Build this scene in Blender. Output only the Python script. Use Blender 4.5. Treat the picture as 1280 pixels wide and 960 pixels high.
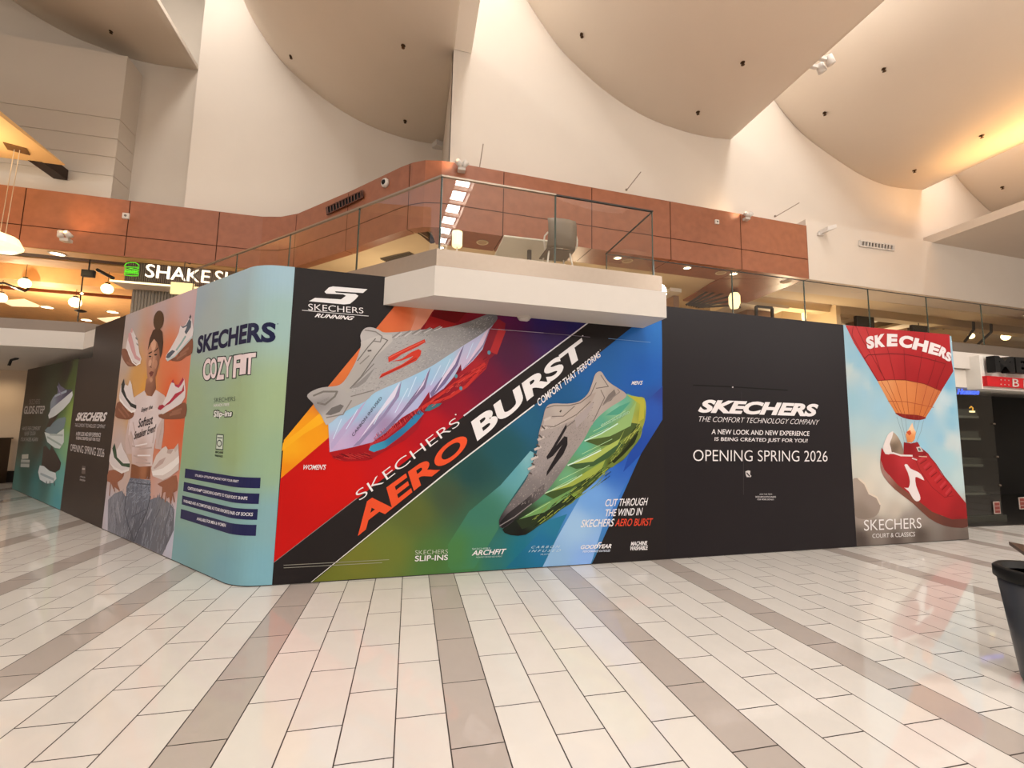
import bpy, bmesh, math, random
from mathutils import Vector, Matrix
from mathutils.geometry import tessellate_polygon
random.seed(7)
for o in list(bpy.data.objects): bpy.data.objects.remove(o)
sc = bpy.context.scene
COL = sc.collection

# ------------------------------------------------------------------ camera
F = 556.821; CX, CY = 640.0, 480.0; CH = 1.7          # focal length in pixels of a 1280x960 frame, eye height
CR = Vector((0.97480152, -0.22230081, 0.01855635)); CU = Vector((-0.04145067, -0.09876971, 0.99424664)); CF = Vector((0.21918903, 0.96996232, 0.10549539))
cd = bpy.data.cameras.new('camera'); cd.sensor_width = 36.0; cd.lens = 36.0*F/1280.0; cd.clip_start = 0.05; cd.clip_end = 300
cam = bpy.data.objects.new('camera', cd); COL.objects.link(cam)
cam.matrix_world = Matrix(((CR.x, CU.x, -CF.x, 0), (CR.y, CU.y, -CF.y, 0), (CR.z, CU.z, -CF.z, CH), (0, 0, 0, 1)))
sc.camera = cam
CAM = Vector((0, 0, CH))

# ------------------------------------------------------------------ world, lights, exposure
wd = bpy.data.worlds.new('hall_air'); sc.world = wd; wd.use_nodes = True
bg = wd.node_tree.nodes['Background']; bg.inputs[0].default_value = (1.0, 0.97, 0.93, 1); bg.inputs[1].default_value = 0.9
sc.view_settings.view_transform = 'Standard'; sc.view_settings.look = 'None'
sc.view_settings.gamma = 1.0; sc.view_settings.use_curve_mapping = False
sc.view_settings.exposure = -0.27

def area(name, loc, sx, sy, power, color, rot=(0, 0, 0)):
    l = bpy.data.lights.new(name, 'AREA'); l.shape = 'RECTANGLE'; l.size = sx; l.size_y = sy; l.energy = power; l.color = color
    o = bpy.data.objects.new(name, l); COL.objects.link(o); o.location = loc; o.rotation_euler = rot; return o
def point(name, loc, power, color, rad=0.1):
    l = bpy.data.lights.new(name, 'POINT'); l.energy = power; l.color = color; l.shadow_soft_size = rad
    o = bpy.data.objects.new(name, l); COL.objects.link(o); o.location = loc; return o
def spot(name, loc, target, power, color, angle=60, blend=.8, rad=.05):
    l = bpy.data.lights.new(name, 'SPOT'); l.energy = power; l.color = color; l.spot_size = math.radians(angle); l.spot_blend = blend; l.shadow_soft_size = rad
    o = bpy.data.objects.new(name, l); COL.objects.link(o); o.location = loc
    o.rotation_euler = (Vector(target)-Vector(loc)).to_track_quat('-Z', 'Y').to_euler(); return o
SKYW = (1.0, 0.97, 0.93)
# skylight strips over the slots between the hanging vaults
area('skylight_lamp', (-6.3, -2.0, 16.6), 1.3, 32, 2900, SKYW)
area('skylight_lamp', (1.95, -4.0, 15.2), 1.3, 29, 2300, SKYW)
area('skylight_lamp', (10.3, -4.0, 14.4), 1.2, 29, 2300, SKYW)
area('skylight_lamp', (18.8, -4.0, 14.0), 1.3, 29, 1900, SKYW)
# unseen point lights added behind the viewer as general fill
HALL = (1.0, 0.955, 0.90)
for hp in ((-13, -4, 7.5), (-3.5, -9, 8.0), (6, -9, 8.0), (10.5, -2.5, 7.5), (20, -6, 7.5), (30, -14, 7.5), (-22, 4, 7.5)): point('hall_fill', hp, 1250, HALL, .5)
# warm cove light under the fourth vault
area('cove_lamp', (17.3, 8.0, 9.25), 0.5, 5.0, 190, (1.0, 0.52, 0.16), (math.pi, 0, 0))
area('canopy_lamp', (-12.0, 12.0, 8.2), 3.2, 3.5, 190, (1.0, 0.78, 0.52), (math.pi, 0, 0))
spot('vault_uplight', (7.0, 2.0, 3.0), (7.6, 6.6, 11.0), 500, (1.0, 0.62, 0.35), 55, 1.0, .3)

# ------------------------------------------------------------------ materials
MAT = {}
def lin(c):
    c = c/255.0
    return c/12.92 if c <= 0.04045 else ((c+0.055)/1.055)**2.4
def hx(h):
    h = h.lstrip('#'); return tuple(int(h[i:i+2], 16) for i in (0, 2, 4))
def mat(name, col, rough=0.6, metal=0.0, spec=0.4, noise=0.0, nscale=8.0, emit=None, estr=0.0, coat=0.0):
    if name in MAT: return MAT[name]
    m = bpy.data.materials.new(name); m.use_nodes = True; nt = m.node_tree; b = nt.nodes['Principled BSDF']
    c = tuple(lin(v) for v in (hx(col) if isinstance(col, str) else col))
    b.inputs['Base Color'].default_value = (*c, 1); b.inputs['Roughness'].default_value = rough; b.inputs['Metallic'].default_value = metal
    b.inputs['Specular IOR Level'].default_value = spec
    if coat: b.inputs['Coat Weight'].default_value = coat; b.inputs['Coat Roughness'].default_value = .08
    if emit:
        e = tuple(lin(v) for v in hx(emit)); b.inputs['Emission Color'].default_value = (*e, 1); b.inputs['Emission Strength'].default_value = estr
    tc = nt.nodes.new('ShaderNodeTexCoord'); n = nt.nodes.new('ShaderNodeTexNoise'); n.inputs['Scale'].default_value = nscale; n.inputs['Detail'].default_value = 5
    nt.links.new(tc.outputs['Object'], n.inputs['Vector'])
    mr = nt.nodes.new('ShaderNodeMapRange'); mr.inputs[3].default_value = 1-noise; mr.inputs[4].default_value = 1+noise
    mr.inputs[1].default_value = .25; mr.inputs[2].default_value = .75
    nt.links.new(n.outputs['Fac'], mr.inputs[0])
    mx = nt.nodes.new('ShaderNodeMix'); mx.data_type = 'RGBA'; mx.blend_type = 'MULTIPLY'; mx.inputs[0].default_value = 1.0
    mx.inputs[6].default_value = (*c, 1); nt.links.new(mr.outputs[0], mx.inputs[7]); nt.links.new(mx.outputs[2], b.inputs['Base Color'])
    MAT[name] = m; return m
PLASTER = mat('plaster_wall', '#d6cabd', .85, noise=.012, nscale=1.5, spec=.2)
VAULT = mat('vault_plaster', '#efe4d7', .85, noise=.012, nscale=1.0, spec=.2)
WHITE = mat('white_paint', '#cdc5bd', .55, noise=.01)
GREYWALL = mat('panel_plaster', '#c9beb1', .85, noise=.012, nscale=1.5, spec=.2)
CREAM = mat('cream_ceiling', '#d8c3a0', .8, noise=.015, nscale=1.2)
WOODC = mat('warm_timber_ceiling', '#dcb07c', .6, noise=.08, nscale=3.0)
DARKMETAL = mat('dark_metal', '#2a2624', .5, spec=.4)
GREYMETAL = mat('grey_metal', '#6e6862', .45)
STEEL = mat('brushed_steel', '#9b8d80', .42, metal=1.0, noise=.03, nscale=20)
TERRA = mat('terracotta_panel', '#955a3f', .42, noise=.12, nscale=5.0, spec=.5)
SEAM = mat('dark_seam', '#4a2416', .8)
BLACK = mat('black_plastic', '#100f0f', .55, spec=.25)
BOARD = mat('board_edge', '#3a3430', .7)
LAMP = mat('lamp_glow', '#fff1d6', .5, emit='#ffe9c0', estr=9.0)
GLOBE = mat('globe_glow', '#fff1d6', .5, emit='#ffdf9e', estr=7.0)
LANTERN = mat('lantern_glow', '#fff1c0', .5, emit='#fff0b8', estr=1.6)
def glass_mat(name, tint, gloss):
    m = bpy.data.materials.new(name); m.use_nodes = True; nt = m.node_tree
    for n in list(nt.nodes):
        if n.type != 'OUTPUT_MATERIAL': nt.nodes.remove(n)
    out = [n for n in nt.nodes if n.type == 'OUTPUT_MATERIAL'][0]
    t = nt.nodes.new('ShaderNodeBsdfTransparent'); t.inputs[0].default_value = (*tint, 1)
    g = nt.nodes.new('ShaderNodeBsdfGlossy'); g.inputs['Roughness'].default_value = .01; g.inputs[0].default_value = (1, 1, 1, 1)
    lw = nt.nodes.new('ShaderNodeLayerWeight'); lw.inputs[0].default_value = .5
    pw = nt.nodes.new('ShaderNodeMath'); pw.operation = 'POWER'; pw.inputs[1].default_value = 5.0; nt.links.new(lw.outputs['Facing'], pw.inputs[0])
    fr = nt.nodes.new('ShaderNodeMath'); fr.operation = 'MULTIPLY_ADD'; fr.inputs[1].default_value = 1-gloss; fr.inputs[2].default_value = gloss; nt.links.new(pw.outputs[0], fr.inputs[0])
    mx = nt.nodes.new('ShaderNodeMixShader'); nt.links.new(fr.outputs[0], mx.inputs[0]); nt.links.new(t.outputs[0], mx.inputs[1]); nt.links.new(g.outputs[0], mx.inputs[2])
    nt.links.new(mx.outputs[0], out.inputs[0]); return m
GLASS = glass_mat('clear_glass', (.90, .89, .86), .07)
GLASSEDGE = mat('glass_edge', '#3f4a42', .2, spec=.6)
SHOPGLASS = glass_mat('shop_glass', (.78, .80, .75), .06)
# printed vinyl: the artwork's own ink colours sit in the colour attribute
pm = bpy.data.materials.new('printed_vinyl'); pm.use_nodes = True; nt = pm.node_tree; b = nt.nodes['Principled BSDF']
at_ = nt.nodes.new('ShaderNodeAttribute'); at_.attribute_name = 'ink'; nt.links.new(at_.outputs['Color'], b.inputs['Base Color'])
b.inputs['Roughness'].default_value = .42; b.inputs['Specular IOR Level'].default_value = .14
PRINT = pm
# floor: porcelain planks in running bond with a grey stripe every fifth row
fm = bpy.data.materials.new('porcelain_tiles'); fm.use_nodes = True; nt = fm.node_tree; b = nt.nodes['Principled BSDF']; L = nt.links.new
def nd(t, **k):
    n = nt.nodes.new(t)
    for a, v in k.items(): setattr(n, a, v)
    return n
def M(op, a, b_=None, c=None):
    n = nd('ShaderNodeMath', operation=op)
    for i, v in enumerate((a, b_, c)):
        if v is None: continue
        if isinstance(v, (int, float)): n.inputs[i].default_value = v
        else: L(v, n.inputs[i])
    return n.outputs[0]
geo = nd('ShaderNodeNewGeometry'); sep = nd('ShaderNodeSeparateXYZ'); L(geo.outputs['Position'], sep.inputs[0])
TW, TX, TL, TY = 0.29610, 0.28426, 0.6355, 2.580
u = M('DIVIDE', M('SUBTRACT', sep.outputs[0], TX), TW); k = M('FLOOR', u); fu = M('SUBTRACT', u, k)
par = M('FLOORED_MODULO', k, 2.0)
v = M('ADD', M('DIVIDE', M('SUBTRACT', sep.outputs[1], TY), TL), M('MULTIPLY', par, 0.5)); kv = M('FLOOR', v); fv = M('SUBTRACT', v, kv)
gu = M('LESS_THAN', M('MULTIPLY', M('MINIMUM', fu, M('SUBTRACT', 1.0, fu)), TW), 0.0038)
gv = M('LESS_THAN', M('MULTIPLY', M('MINIMUM', fv, M('SUBTRACT', 1.0, fv)), TL), 0.0038)
gr = M('MAXIMUM', gu, gv)
m5 = M('FLOORED_MODULO', k, 5.0); g1 = M('LESS_THAN', m5, 0.5)
not15 = M('GREATER_THAN', M('ABSOLUTE', M('SUBTRACT', k, 15.0)), 0.5)       # one stripe is missing at the right
grey = M('MULTIPLY', g1, not15)
cmb = nd('ShaderNodeCombineXYZ'); L(k, cmb.inputs[0]); L(kv, cmb.inputs[1]); wn = nd('ShaderNodeTexWhiteNoise', noise_dimensions='2D'); L(cmb.outputs[0], wn.inputs['Vector'])
ns = nd('ShaderNodeTexNoise'); ns.inputs['Scale'].default_value = 2.2; ns.inputs['Detail'].default_value = 6; ns.inputs['Distortion'].default_value = 1.5; L(geo.outputs['Position'], ns.inputs['Vector'])
def cmix(f, a, b_):
    n = nd('ShaderNodeMix', data_type='RGBA')
    if isinstance(f, (int, float)): n.inputs[0].default_value = f
    else: L(f, n.inputs[0])
    for i, v_ in ((6, a), (7, b_)):
        if isinstance(v_, tuple): n.inputs[i].default_value = (*v_, 1)
        else: L(v_, n.inputs[i])
    return n.outputs[2]
LIGHT = tuple(lin(v_) for v_ in hx('#d3cec8')); GREYT = tuple(lin(v_) for v_ in hx('#b0a69f'))
base = cmix(grey, LIGHT, GREYT)
var = M('ADD', 0.93, M('ADD', M('MULTIPLY', wn.outputs['Value'], 0.05), M('MULTIPLY', ns.outputs['Fac'], 0.09)))
vc = nd('ShaderNodeVectorMath', operation='SCALE'); L(base, vc.inputs[0]); L(var, vc.inputs['Scale'])
fin = cmix(gr, vc.outputs[0], tuple(lin(v_) for v_ in hx('#2a201b')))
L(fin, b.inputs['Base Color']); L(M('ADD', 0.035, M('MULTIPLY', gr, .5)), b.inputs['Roughness']); b.inputs['Specular IOR Level'].default_value = .5
FLOORM = fm

# ------------------------------------------------------------------ helpers
def ray(p):
    return CF + CR*((p[0]-CX)/F) - CU*((p[1]-CY)/F)
def at_z(p, z):
    d = ray(p); return CAM + d*((z-CH)/d.z)
SL = 0.0453011                                          # the shop front is turned 2.6 degrees against the tiles
def at_y(p, y0, sl=SL):
    d = ray(p); return CAM + d*(y0/(d.y-sl*d.x))
def YW(x, y0): return y0+SL*x
def link(name, me, parent=None, m=None):
    o = bpy.data.objects.new(name, me); COL.objects.link(o)
    if m is not None and not me.materials: me.materials.append(m)
    if parent is not None: o.parent = parent; o.matrix_parent_inverse = parent.matrix_world.inverted()
    return o
def tag(o, label=None, cat=None, group=None, kind=None):
    if label: o['label'] = label
    if cat: o['category'] = cat
    if group: o['group'] = group
    if kind: o['kind'] = kind
    return o
def thing(name, loc, label, cat, group=None, rz=0.0):
    o = bpy.data.objects.new(name, None); COL.objects.link(o); o.empty_display_size = .1
    o.matrix_world = Matrix.Translation(Vector(loc)) @ Matrix.Rotation(rz, 4, 'Z'); o.location = loc; o.rotation_euler = (0, 0, rz)
    return tag(o, label, cat, group)
class MB:
    def __init__(s): s.bm = bmesh.new(); s.mats = []
    def mi(s, m):
        if m is None: return 0
        if m not in s.mats: s.mats.append(m)
        return s.mats.index(m)
    def face(s, pts, m=None):
        f = s.bm.faces.new([s.bm.verts.new(Vector(p)) for p in pts]); f.material_index = s.mi(m); return f
    def box(s, c, d, m=None, rz=0.0, rot=None, bev=0.0):
        R_ = rot if rot is not None else Matrix.Rotation(rz, 3, 'Z')
        r = bmesh.ops.create_cube(s.bm, size=1.0); vs = r['verts']
        for v in vs: v.co = R_ @ Vector((v.co.x*d[0], v.co.y*d[1], v.co.z*d[2])) + Vector(c)
        fs = {f for v in vs for f in v.link_faces}
        for f in fs: f.material_index = s.mi(m)
        if bev:
            es = {e for v in vs for e in v.link_edges}
            bmesh.ops.bevel(s.bm, geom=list(es), offset=bev, segments=2, affect='EDGES', profile=.5)
    def prism(s, loop, vec, m=None):
        """closed loop of 3-D points extruded along vec"""
        a = [s.bm.verts.new(Vector(p)) for p in loop]; b_ = [s.bm.verts.new(Vector(p)+Vector(vec)) for p in loop]; n = len(a); i_ = s.mi(m)
        for i in range(n):
            s.bm.faces.new((a[i], a[(i+1) % n], b_[(i+1) % n], b_[i])).material_index = i_
        for seq, co in ((a, [v.co for v in a]), (b_, [v.co for v in b_])):
            for t in tessellate_polygon([co]):
                s.bm.faces.new([seq[j] for j in t]).material_index = i_
    def tube(s, pts, r, m=None, n=8, cap=True):
        pts = [Vector(p) for p in pts]; rings = []
        rr = r if isinstance(r, (list, tuple)) else [r]*len(pts)
        for i, p in enumerate(pts):
            d = (pts[min(i+1, len(pts)-1)]-pts[max(i-1, 0)]).normalized()
            a = d.orthogonal().normalized() if i == 0 else (pa - d*pa.dot(d)).normalized()
            pa = a; b_ = d.cross(a)
            rings.append([s.bm.verts.new(p+(a*math.cos(2*math.pi*j/n)+b_*math.sin(2*math.pi*j/n))*rr[i]) for j in range(n)])
        i_ = s.mi(m)
        for q in range(len(rings)-1):
            for j in range(n): s.bm.faces.new((rings[q][j], rings[q][(j+1) % n], rings[q+1][(j+1) % n], rings[q+1][j])).material_index = i_
        if cap: s.bm.faces.new(rings[0]).material_index = i_; s.bm.faces.new(rings[-1]).material_index = i_
    def lathe(s, prof, c=(0, 0, 0), m=None, n=24, axis=None):
        c = Vector(c); R_ = Vector((0, 0, 1)).rotation_difference(Vector(axis)).to_matrix() if axis is not None else Matrix.Identity(3)
        i_ = s.mi(m); rings = [[s.bm.verts.new(c+R_ @ Vector((r*math.cos(2*math.pi*j/n), r*math.sin(2*math.pi*j/n), z))) for j in range(n)] for r, z in prof]
        for q in range(len(rings)-1):
            for j in range(n): s.bm.faces.new((rings[q][j], rings[q][(j+1) % n], rings[q+1][(j+1) % n], rings[q+1][j])).material_index = i_
        if prof[0][0] > 1e-4: s.bm.faces.new(rings[0]).material_index = i_
        if prof[-1][0] > 1e-4: s.bm.faces.new(rings[-1]).material_index = i_
    def build(s, name, m=None, parent=None, smooth=False, label=None, kind=None):
        bmesh.ops.remove_doubles(s.bm, verts=s.bm.verts, dist=1e-5) if smooth else None
        bmesh.ops.recalc_face_normals(s.bm, faces=s.bm.faces)
        me = bpy.data.meshes.new(name); s.bm.to_mesh(me); s.bm.free()
        for q in s.mats: me.materials.append(q)
        if smooth:
            for p in me.polygons: p.use_smooth = True
        o = link(name, me, None, m)
        if parent is not None:
            o.parent = parent; o.matrix_parent_inverse = parent.matrix_world.inverted()
        if label: o['label'] = label
        if kind: o['kind'] = kind
        return o

# ------------------------------------------------------------------ the hall: floor, walls, vaults
mb = MB(); mb.face([(-45, -32, 0), (60, -32, 0), (60, 40, 0), (-45, 40, 0)]); mb.build('floor', FLOORM, kind='structure')
YN, YF = 11.0, 15.1
B3 = [(2.15, 15.3), (2.4, 14.55), (2.74, 13.91), (3.57, 12.87), (4.32, 12.23), (5.4, 11.58), (6.59, 11.15), (7.84, 10.98), (8.86, 10.98), (9.58, 11.07)]
B4 = [(10.6, 14.6), (10.9, 13.7), (11.41, 12.84), (12.43, 11.94), (13.66, 11.36), (15.15, 10.84), (16.46, 10.68), (18.01, 10.8)]
B5 = [(19.3, 12.6), (19.9, 11.71), (20.45, 11.26), (21.07, 10.87), (21.8, 10.5), (23.2, 10.2), (25.0, 10.1), (26.4, 10.2)]
B2 = [(-6.1, 16.6), (-5.87, 15.56), (-5.46, 14.78), (-4.74, 13.82), (-3.98, 13.15), (-2.88, 12.46), (-1.83, 12.04), (-0.69, 11.81), (0.34, 11.79), (0.74, 11.83)]
B1 = [(-14.2, 16.2), (-13.2, 14.8), (-12.3, 14.15), (-11.7, 13.8), (-11.3, 13.56), (-10.66, 13.26), (-10.01, 13.02), (-9.31, 12.86), (-8.74, 12.74), (-7.96, 12.72), (-6.95, 12.8)]
def dens(P, n=4):
    out = []
    for i in range(len(P)-1):
        p0 = Vector(P[max(i-1, 0)]); p1 = Vector(P[i]); p2 = Vector(P[i+1]); p3 = Vector(P[min(i+2, len(P)-1)])
        for j in range(n):
            t = j/n; out.append(tuple(0.5*((2*p1)+(p2-p0)*t+(2*p0-5*p1+4*p2-p3)*t*t+(3*p1-p0-3*p2+p3)*t**3)))
    out.append(tuple(P[-1])); return out
def vault(P, y0, y1=-6.0, sl=None):
    yy = (lambda x: YW(x, y0)) if sl is None else (lambda x: y0)
    D = dens(P); mb = MB(); n = len(D)
    lo = [[mb.bm.verts.new((x, y, z)) for x, z in D] for y in (None,) for y in ()] 
    def row(dz, near): return [mb.bm.verts.new((x, y1 if near else yy(x)+.02, z+dz)) for x, z in D]
    a, b_, c, d = row(0, False), row(0, True), row(.14, False), row(.14, True)
    for i in range(n-1):
        f = mb.bm.faces.new((a[i], a[i+1], b_[i+1], b_[i])); f.smooth = True
        mb.bm.faces.new((c[i], d[i], d[i+1], c[i+1])); mb.bm.faces.new((b_[i], b_[i+1], d[i+1], d[i])); mb.bm.faces.new((a[i], c[i], c[i+1], a[i+1]))
    mb.bm.faces.new((a[-1], c[-1], d[-1], b_[-1])); mb.bm.faces.new((a[0], b_[0], d[0], c[0]))
    bmesh.ops.recalc_face_normals(mb.bm, faces=mb.bm.faces)
    me = bpy.data.meshes.new('ceiling'); mb.bm.to_mesh(me); mb.bm.free(); o = link('ceiling', me, None, VAULT); o['kind'] = 'structure'; return o
YF1 = 16.3
def replane(P, y): return [(x*y/(YF+SL*x), 1.7+(z-1.7)*y/(YF+SL*x)) for x, z in P]
B1 = replane(B1, YF1); B2 = replane(B2, YF); vault(B1, YF1, sl=0); vault(B3, YN); vault(B4, YN); vault(B5, YN); vault(B2, YF, sl=0)
# the second vault carries a short lip in front of the wall corner
mb = MB(); mb.prism([(0.70, YW(.7, YN)-.02, 11.83), (1.2, YW(1.2, YN)-.02, 11.83), (1.2, -6, 11.83), (0.70, -6, 11.83)], (0, 0, .14)); mb.build('ceiling', VAULT, kind='structure')
# skylight bars over the slots
mb = MB()
for x0, x1, z in ((1.2, 2.7, 15.0), (9.6, 11.0, 14.2), (18.05, 19.5, 13.8), (-6.95, -5.7, 16.4)):
    y = 10.0
    while y > -5: mb.box(((x0+x1)/2, y, z), (x1-x0, .18, .2)); y -= 1.5
mb.build('trim_skylight', WHITE, kind='structure')
def wallplane(name, x0, x1, y0, z0, z1, m, th=.3, sl=SL):
    mb = MB(); mb.prism([(x0, y0+sl*x0, z0), (x1, y0+sl*x1, z0), (x1, y0+sl*x1+th, z0), (x0, y0+sl*x0+th, z0)], (0, 0, z1-z0), m); return mb.build(name, m, kind='structure')
wallplane('wall_back', 0.72, 9.58, YN, 8.0, 17.5, PLASTER)
wallplane('wall_back', 9.58, 45, YN+.03, 8.0, 17.5, PLASTER)
XL = B1[-1][0]*YF/YF1; wallplane('wall_far', XL, 0.72, YF, 8.0, 18.5, PLASTER, sl=0)
mb = MB(); mb.box((XL+.16, (YF+.29+YF1)/2, 13.2), (.3, YF1-YF-.29, 10.3)); mb.build('wall_side', PLASTER, kind='structure')
wallplane('wall_far', -44, XL+.3, YF1+.03, 8.0, 20.0, GREYWALL, sl=0)
mb = MB(); mb.prism([(0.72, YW(.7, YN)+.01, 8.0), (0.72, YF+.03, 8.0), (1.0, YF+.03, 8.0), (1.0, YW(.7, YN)+.01, 8.0)], (0, 0, 9.5)); mb.build('wall_side', PLASTER, kind='structure')
# panelled wall at the far left, one step in front of the back wall
mb = MB(); YP = 15.5
lines = [at_y(p, YP, 0).z for p in ((150, 150), (147, 174.5), (142, 197), (137.5, 220))]; xe = at_y((150, 150), YP, 0).x; zt_ = at_y((160, 70), YP, 0).z
zs = [7.9]+sorted(lines)+[zt_]
for z0, z1 in zip(zs[:-1], zs[1:]): mb.box(((xe-44)/2, YP+.75, (z0+z1)/2), (44+xe, 1.5, z1-z0-.03))
mb.box(((xe-44)/2-.02, YP+.77, (7.9+zt_)/2), (44+xe, 1.5, zt_-7.95))
mb.build('wall_left', GREYWALL, kind='structure')
# the rest of the hall, behind and beside the viewer
HW = mat('hall_plaster', '#c4b8ab', .85, noise=.02)
mb = MB(); mb.box((-44.2, 4, 9), (.4, 72, 20)); mb.build('wall_west', HW, kind='structure')
mb = MB(); mb.box((50.2, 4, 9), (.4, 72, 20)); mb.build('wall_east', HW, kind='structure')
mb = MB(); mb.box((3, -31, 9), (94, .4, 20)); mb.build('wall_south', HW, kind='structure')
# rear ceiling with the ladder of skylight panes that mirrors in the balcony glass
def mirror(p, z):
    q = at_y(p, 4.96); n = Vector((SL, -1, 0)).normalized(); d = ray(p); d = d-n*(2*d.dot(n)); return q+d*((z-q.z)/d.z)
ZR = 13.0; ml = [mirror(p, ZR) for p in ((564, 222), (579, 222), (551, 306), (563, 306))]
mb = MB(); xs0, xs1 = min(q.x for q in ml), max(q.x for q in ml); ys0, ys1 = min(q.y for q in ml)-.6, max(q.y for q in ml)+1.5
xc = sum(q.x for q in ml)/4; hw = .42
for a, b_, c, d in ((-44, xc-hw, -31, -6), (xc+hw, 50, -31, -6), (xc-hw, xc+hw, -31, -24)): mb.box(((a+b_)/2, (c+d)/2, ZR+.15), (b_-a, d-c, .3))
mb.build('ceiling_rear', HW, kind='structure')
mb = MB(); y = -6.0
while y > -24: mb.box((xc, y, ZR+.1), (2*hw, .16, .2)); y -= 1.35
mb.build('trim_rear_skylight', HW, kind='structure')
area('rear_skylight_lamp', (xc, -15, ZR+.6), 2*hw, 17.5, 2200, SKYW)
# ------------------------------------------------------------------ terracotta bulkhead
ZB, ZM, ZT = 6.575, 7.195, 8.293
TP = [(-30, 14.3), (-11.5, 14.70), (-8.3, 14.80), (-5.4, 14.88), (-4.8, 14.88), (-4.25, 14.74), (-3.65, 14.35), (-2.9, 13.58), (-1.86, 12.52), (-1.1, 11.68), (-.5, 11.02), (-.2, 10.74), (.1, 10.56), (.5, 10.48), (.95, 10.49), (2.07, 10.545), (4.5, 10.67), (11.88, 11.03)]
SEX = [-20.5, -18.1, -15.7, -13.3, -10.85, -8.36, -6.02, -3.7, -1.95, -.27, 2.07, 4.52, 6.95, 9.36]
cum = [0.0]
for i in range(1, len(TP)): cum.append(cum[-1]+math.hypot(TP[i][0]-TP[i-1][0], TP[i][1]-TP[i-1][1]))
def on_path(t):
    for i in range(len(cum)-1):
        if t <= cum[i+1]+1e-9:
            f = (t-cum[i])/(cum[i+1]-cum[i]); x = TP[i][0]+(TP[i+1][0]-TP[i][0])*f; y = TP[i][1]+(TP[i+1][1]-TP[i][1])*f
            d = Vector((TP[i+1][0]-TP[i][0], TP[i+1][1]-TP[i][1])).normalized(); return x, y, d
    return TP[-1][0], TP[-1][1], d
def t_of_x(x):
    for i in range(len(TP)-1):
        if TP[i][0] <= x <= TP[i+1][0]: return cum[i]+(cum[i+1]-cum[i])*(x-TP[i][0])/(TP[i+1][0]-TP[i][0])
st = [0.0]+[t_of_x(x) for x in SEX]+[cum[-1]]
mb = MB(); g = .011
def pathrow(t, z, off=0.0):
    x, y, d = on_path(t); return (x-d.y*off, y+d.x*off, z)
for a, b_ in zip(st[:-1], st[1:]):
    ts = sorted({a+g, b_-g} | {c for c in cum if a+g < c < b_-g} | {a+g+(b_-a-2*g)*i/4 for i in range(5)})
    for t0, t1 in zip(ts[:-1], ts[1:]):
        for z0, z1 in ((ZB, ZM-g), (ZM+g, ZT)):
            mb.face([pathrow(t0, z0), pathrow(t1, z0), pathrow(t1, z1), pathrow(t0, z1)], TERRA)
        dp = .30 if -4.6 < on_path(t0)[0] < .2 else 1.05
        if on_path(t0)[0] > -5.4: mb.face([pathrow(t0, ZB), pathrow(t1, ZB), pathrow(t1, ZB+.02, dp), pathrow(t0, ZB+.02, dp)], TERRA)
    for t0, t1 in zip(ts[:-1], ts[1:]):
        mb.face([pathrow(t0-g, ZB+.03, .03), pathrow(t1+g, ZB+.03, .03), pathrow(t1+g, ZT-.01, .03), pathrow(t0-g, ZT-.01, .03)], SEAM)
        mb.face([pathrow(t0-g, ZT, 0), pathrow(t1+g, ZT, 0), pathrow(t1+g, ZT, .6), pathrow(t0-g, ZT, .6)], TERRA)
        mb.face([pathrow(t0-g, ZB+.05, .02), pathrow(t1+g, ZB+.05, .02), pathrow(t1+g, ZB+.05, dp-.02), pathrow(t0-g, ZB+.05, dp-.02)], SEAM)
mb.prism([(9.3, YW(9.3, 10.5)+.9, ZB+.005), (11.86, YW(11.86, 10.5)+.02, ZB+.005), (11.95, 14.2, ZB+.005), (9.6, 14.2, ZB+.005)], (0, 0, .05), TERRA)
mb.face([(11.88, 11.03, ZB), (11.88, 11.6, ZB), (11.88, 11.6, ZT), (11.88, 11.03, ZT)], TERRA)
tr = mb.build('trim_terracotta', TERRA, kind='structure')
# white beam to the right of it, brown end column
mb = MB(); mb.prism([(11.885, 11.06, ZB), (23.2, 11.56, ZB), (23.2, 12.4, ZB), (11.885, 12.2, ZB)], (0, 0, 1.95)); mb.build('wall_right', PLASTER, kind='structure')
BROWN = mat('brown_timber', '#6b3416', .5, noise=.1)
mb = MB(); mb.box((24.2, 11.7, 6.2), (1.9, .8, 5.0)); mb.build('wall_end', BROWN, kind='structure')
# ceiling slab of the flat canopy at the right and the lit canopy at the left
mb = MB(); mb.prism([(17.44, 11.56, 8.5), (60, 12.9, 8.5), (60, 0, 8.5), (17.44, -4, 8.5)], (0, 0, .28)); mb.build('ceiling_canopy', PLASTER, kind='structure')
CANW = mat('canopy_soffit', '#e2b77c', .7)
mb = MB(); mb.prism([(-9.9, 14.54, 9.0), (-9.9, 14.54, 9.03), (-9.9, 5, 9.42), (-9.9, 5, 9.0)], (-34, 0, 0), CANW); mb.build('ceiling_canopy', CANW, kind='structure')

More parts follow.
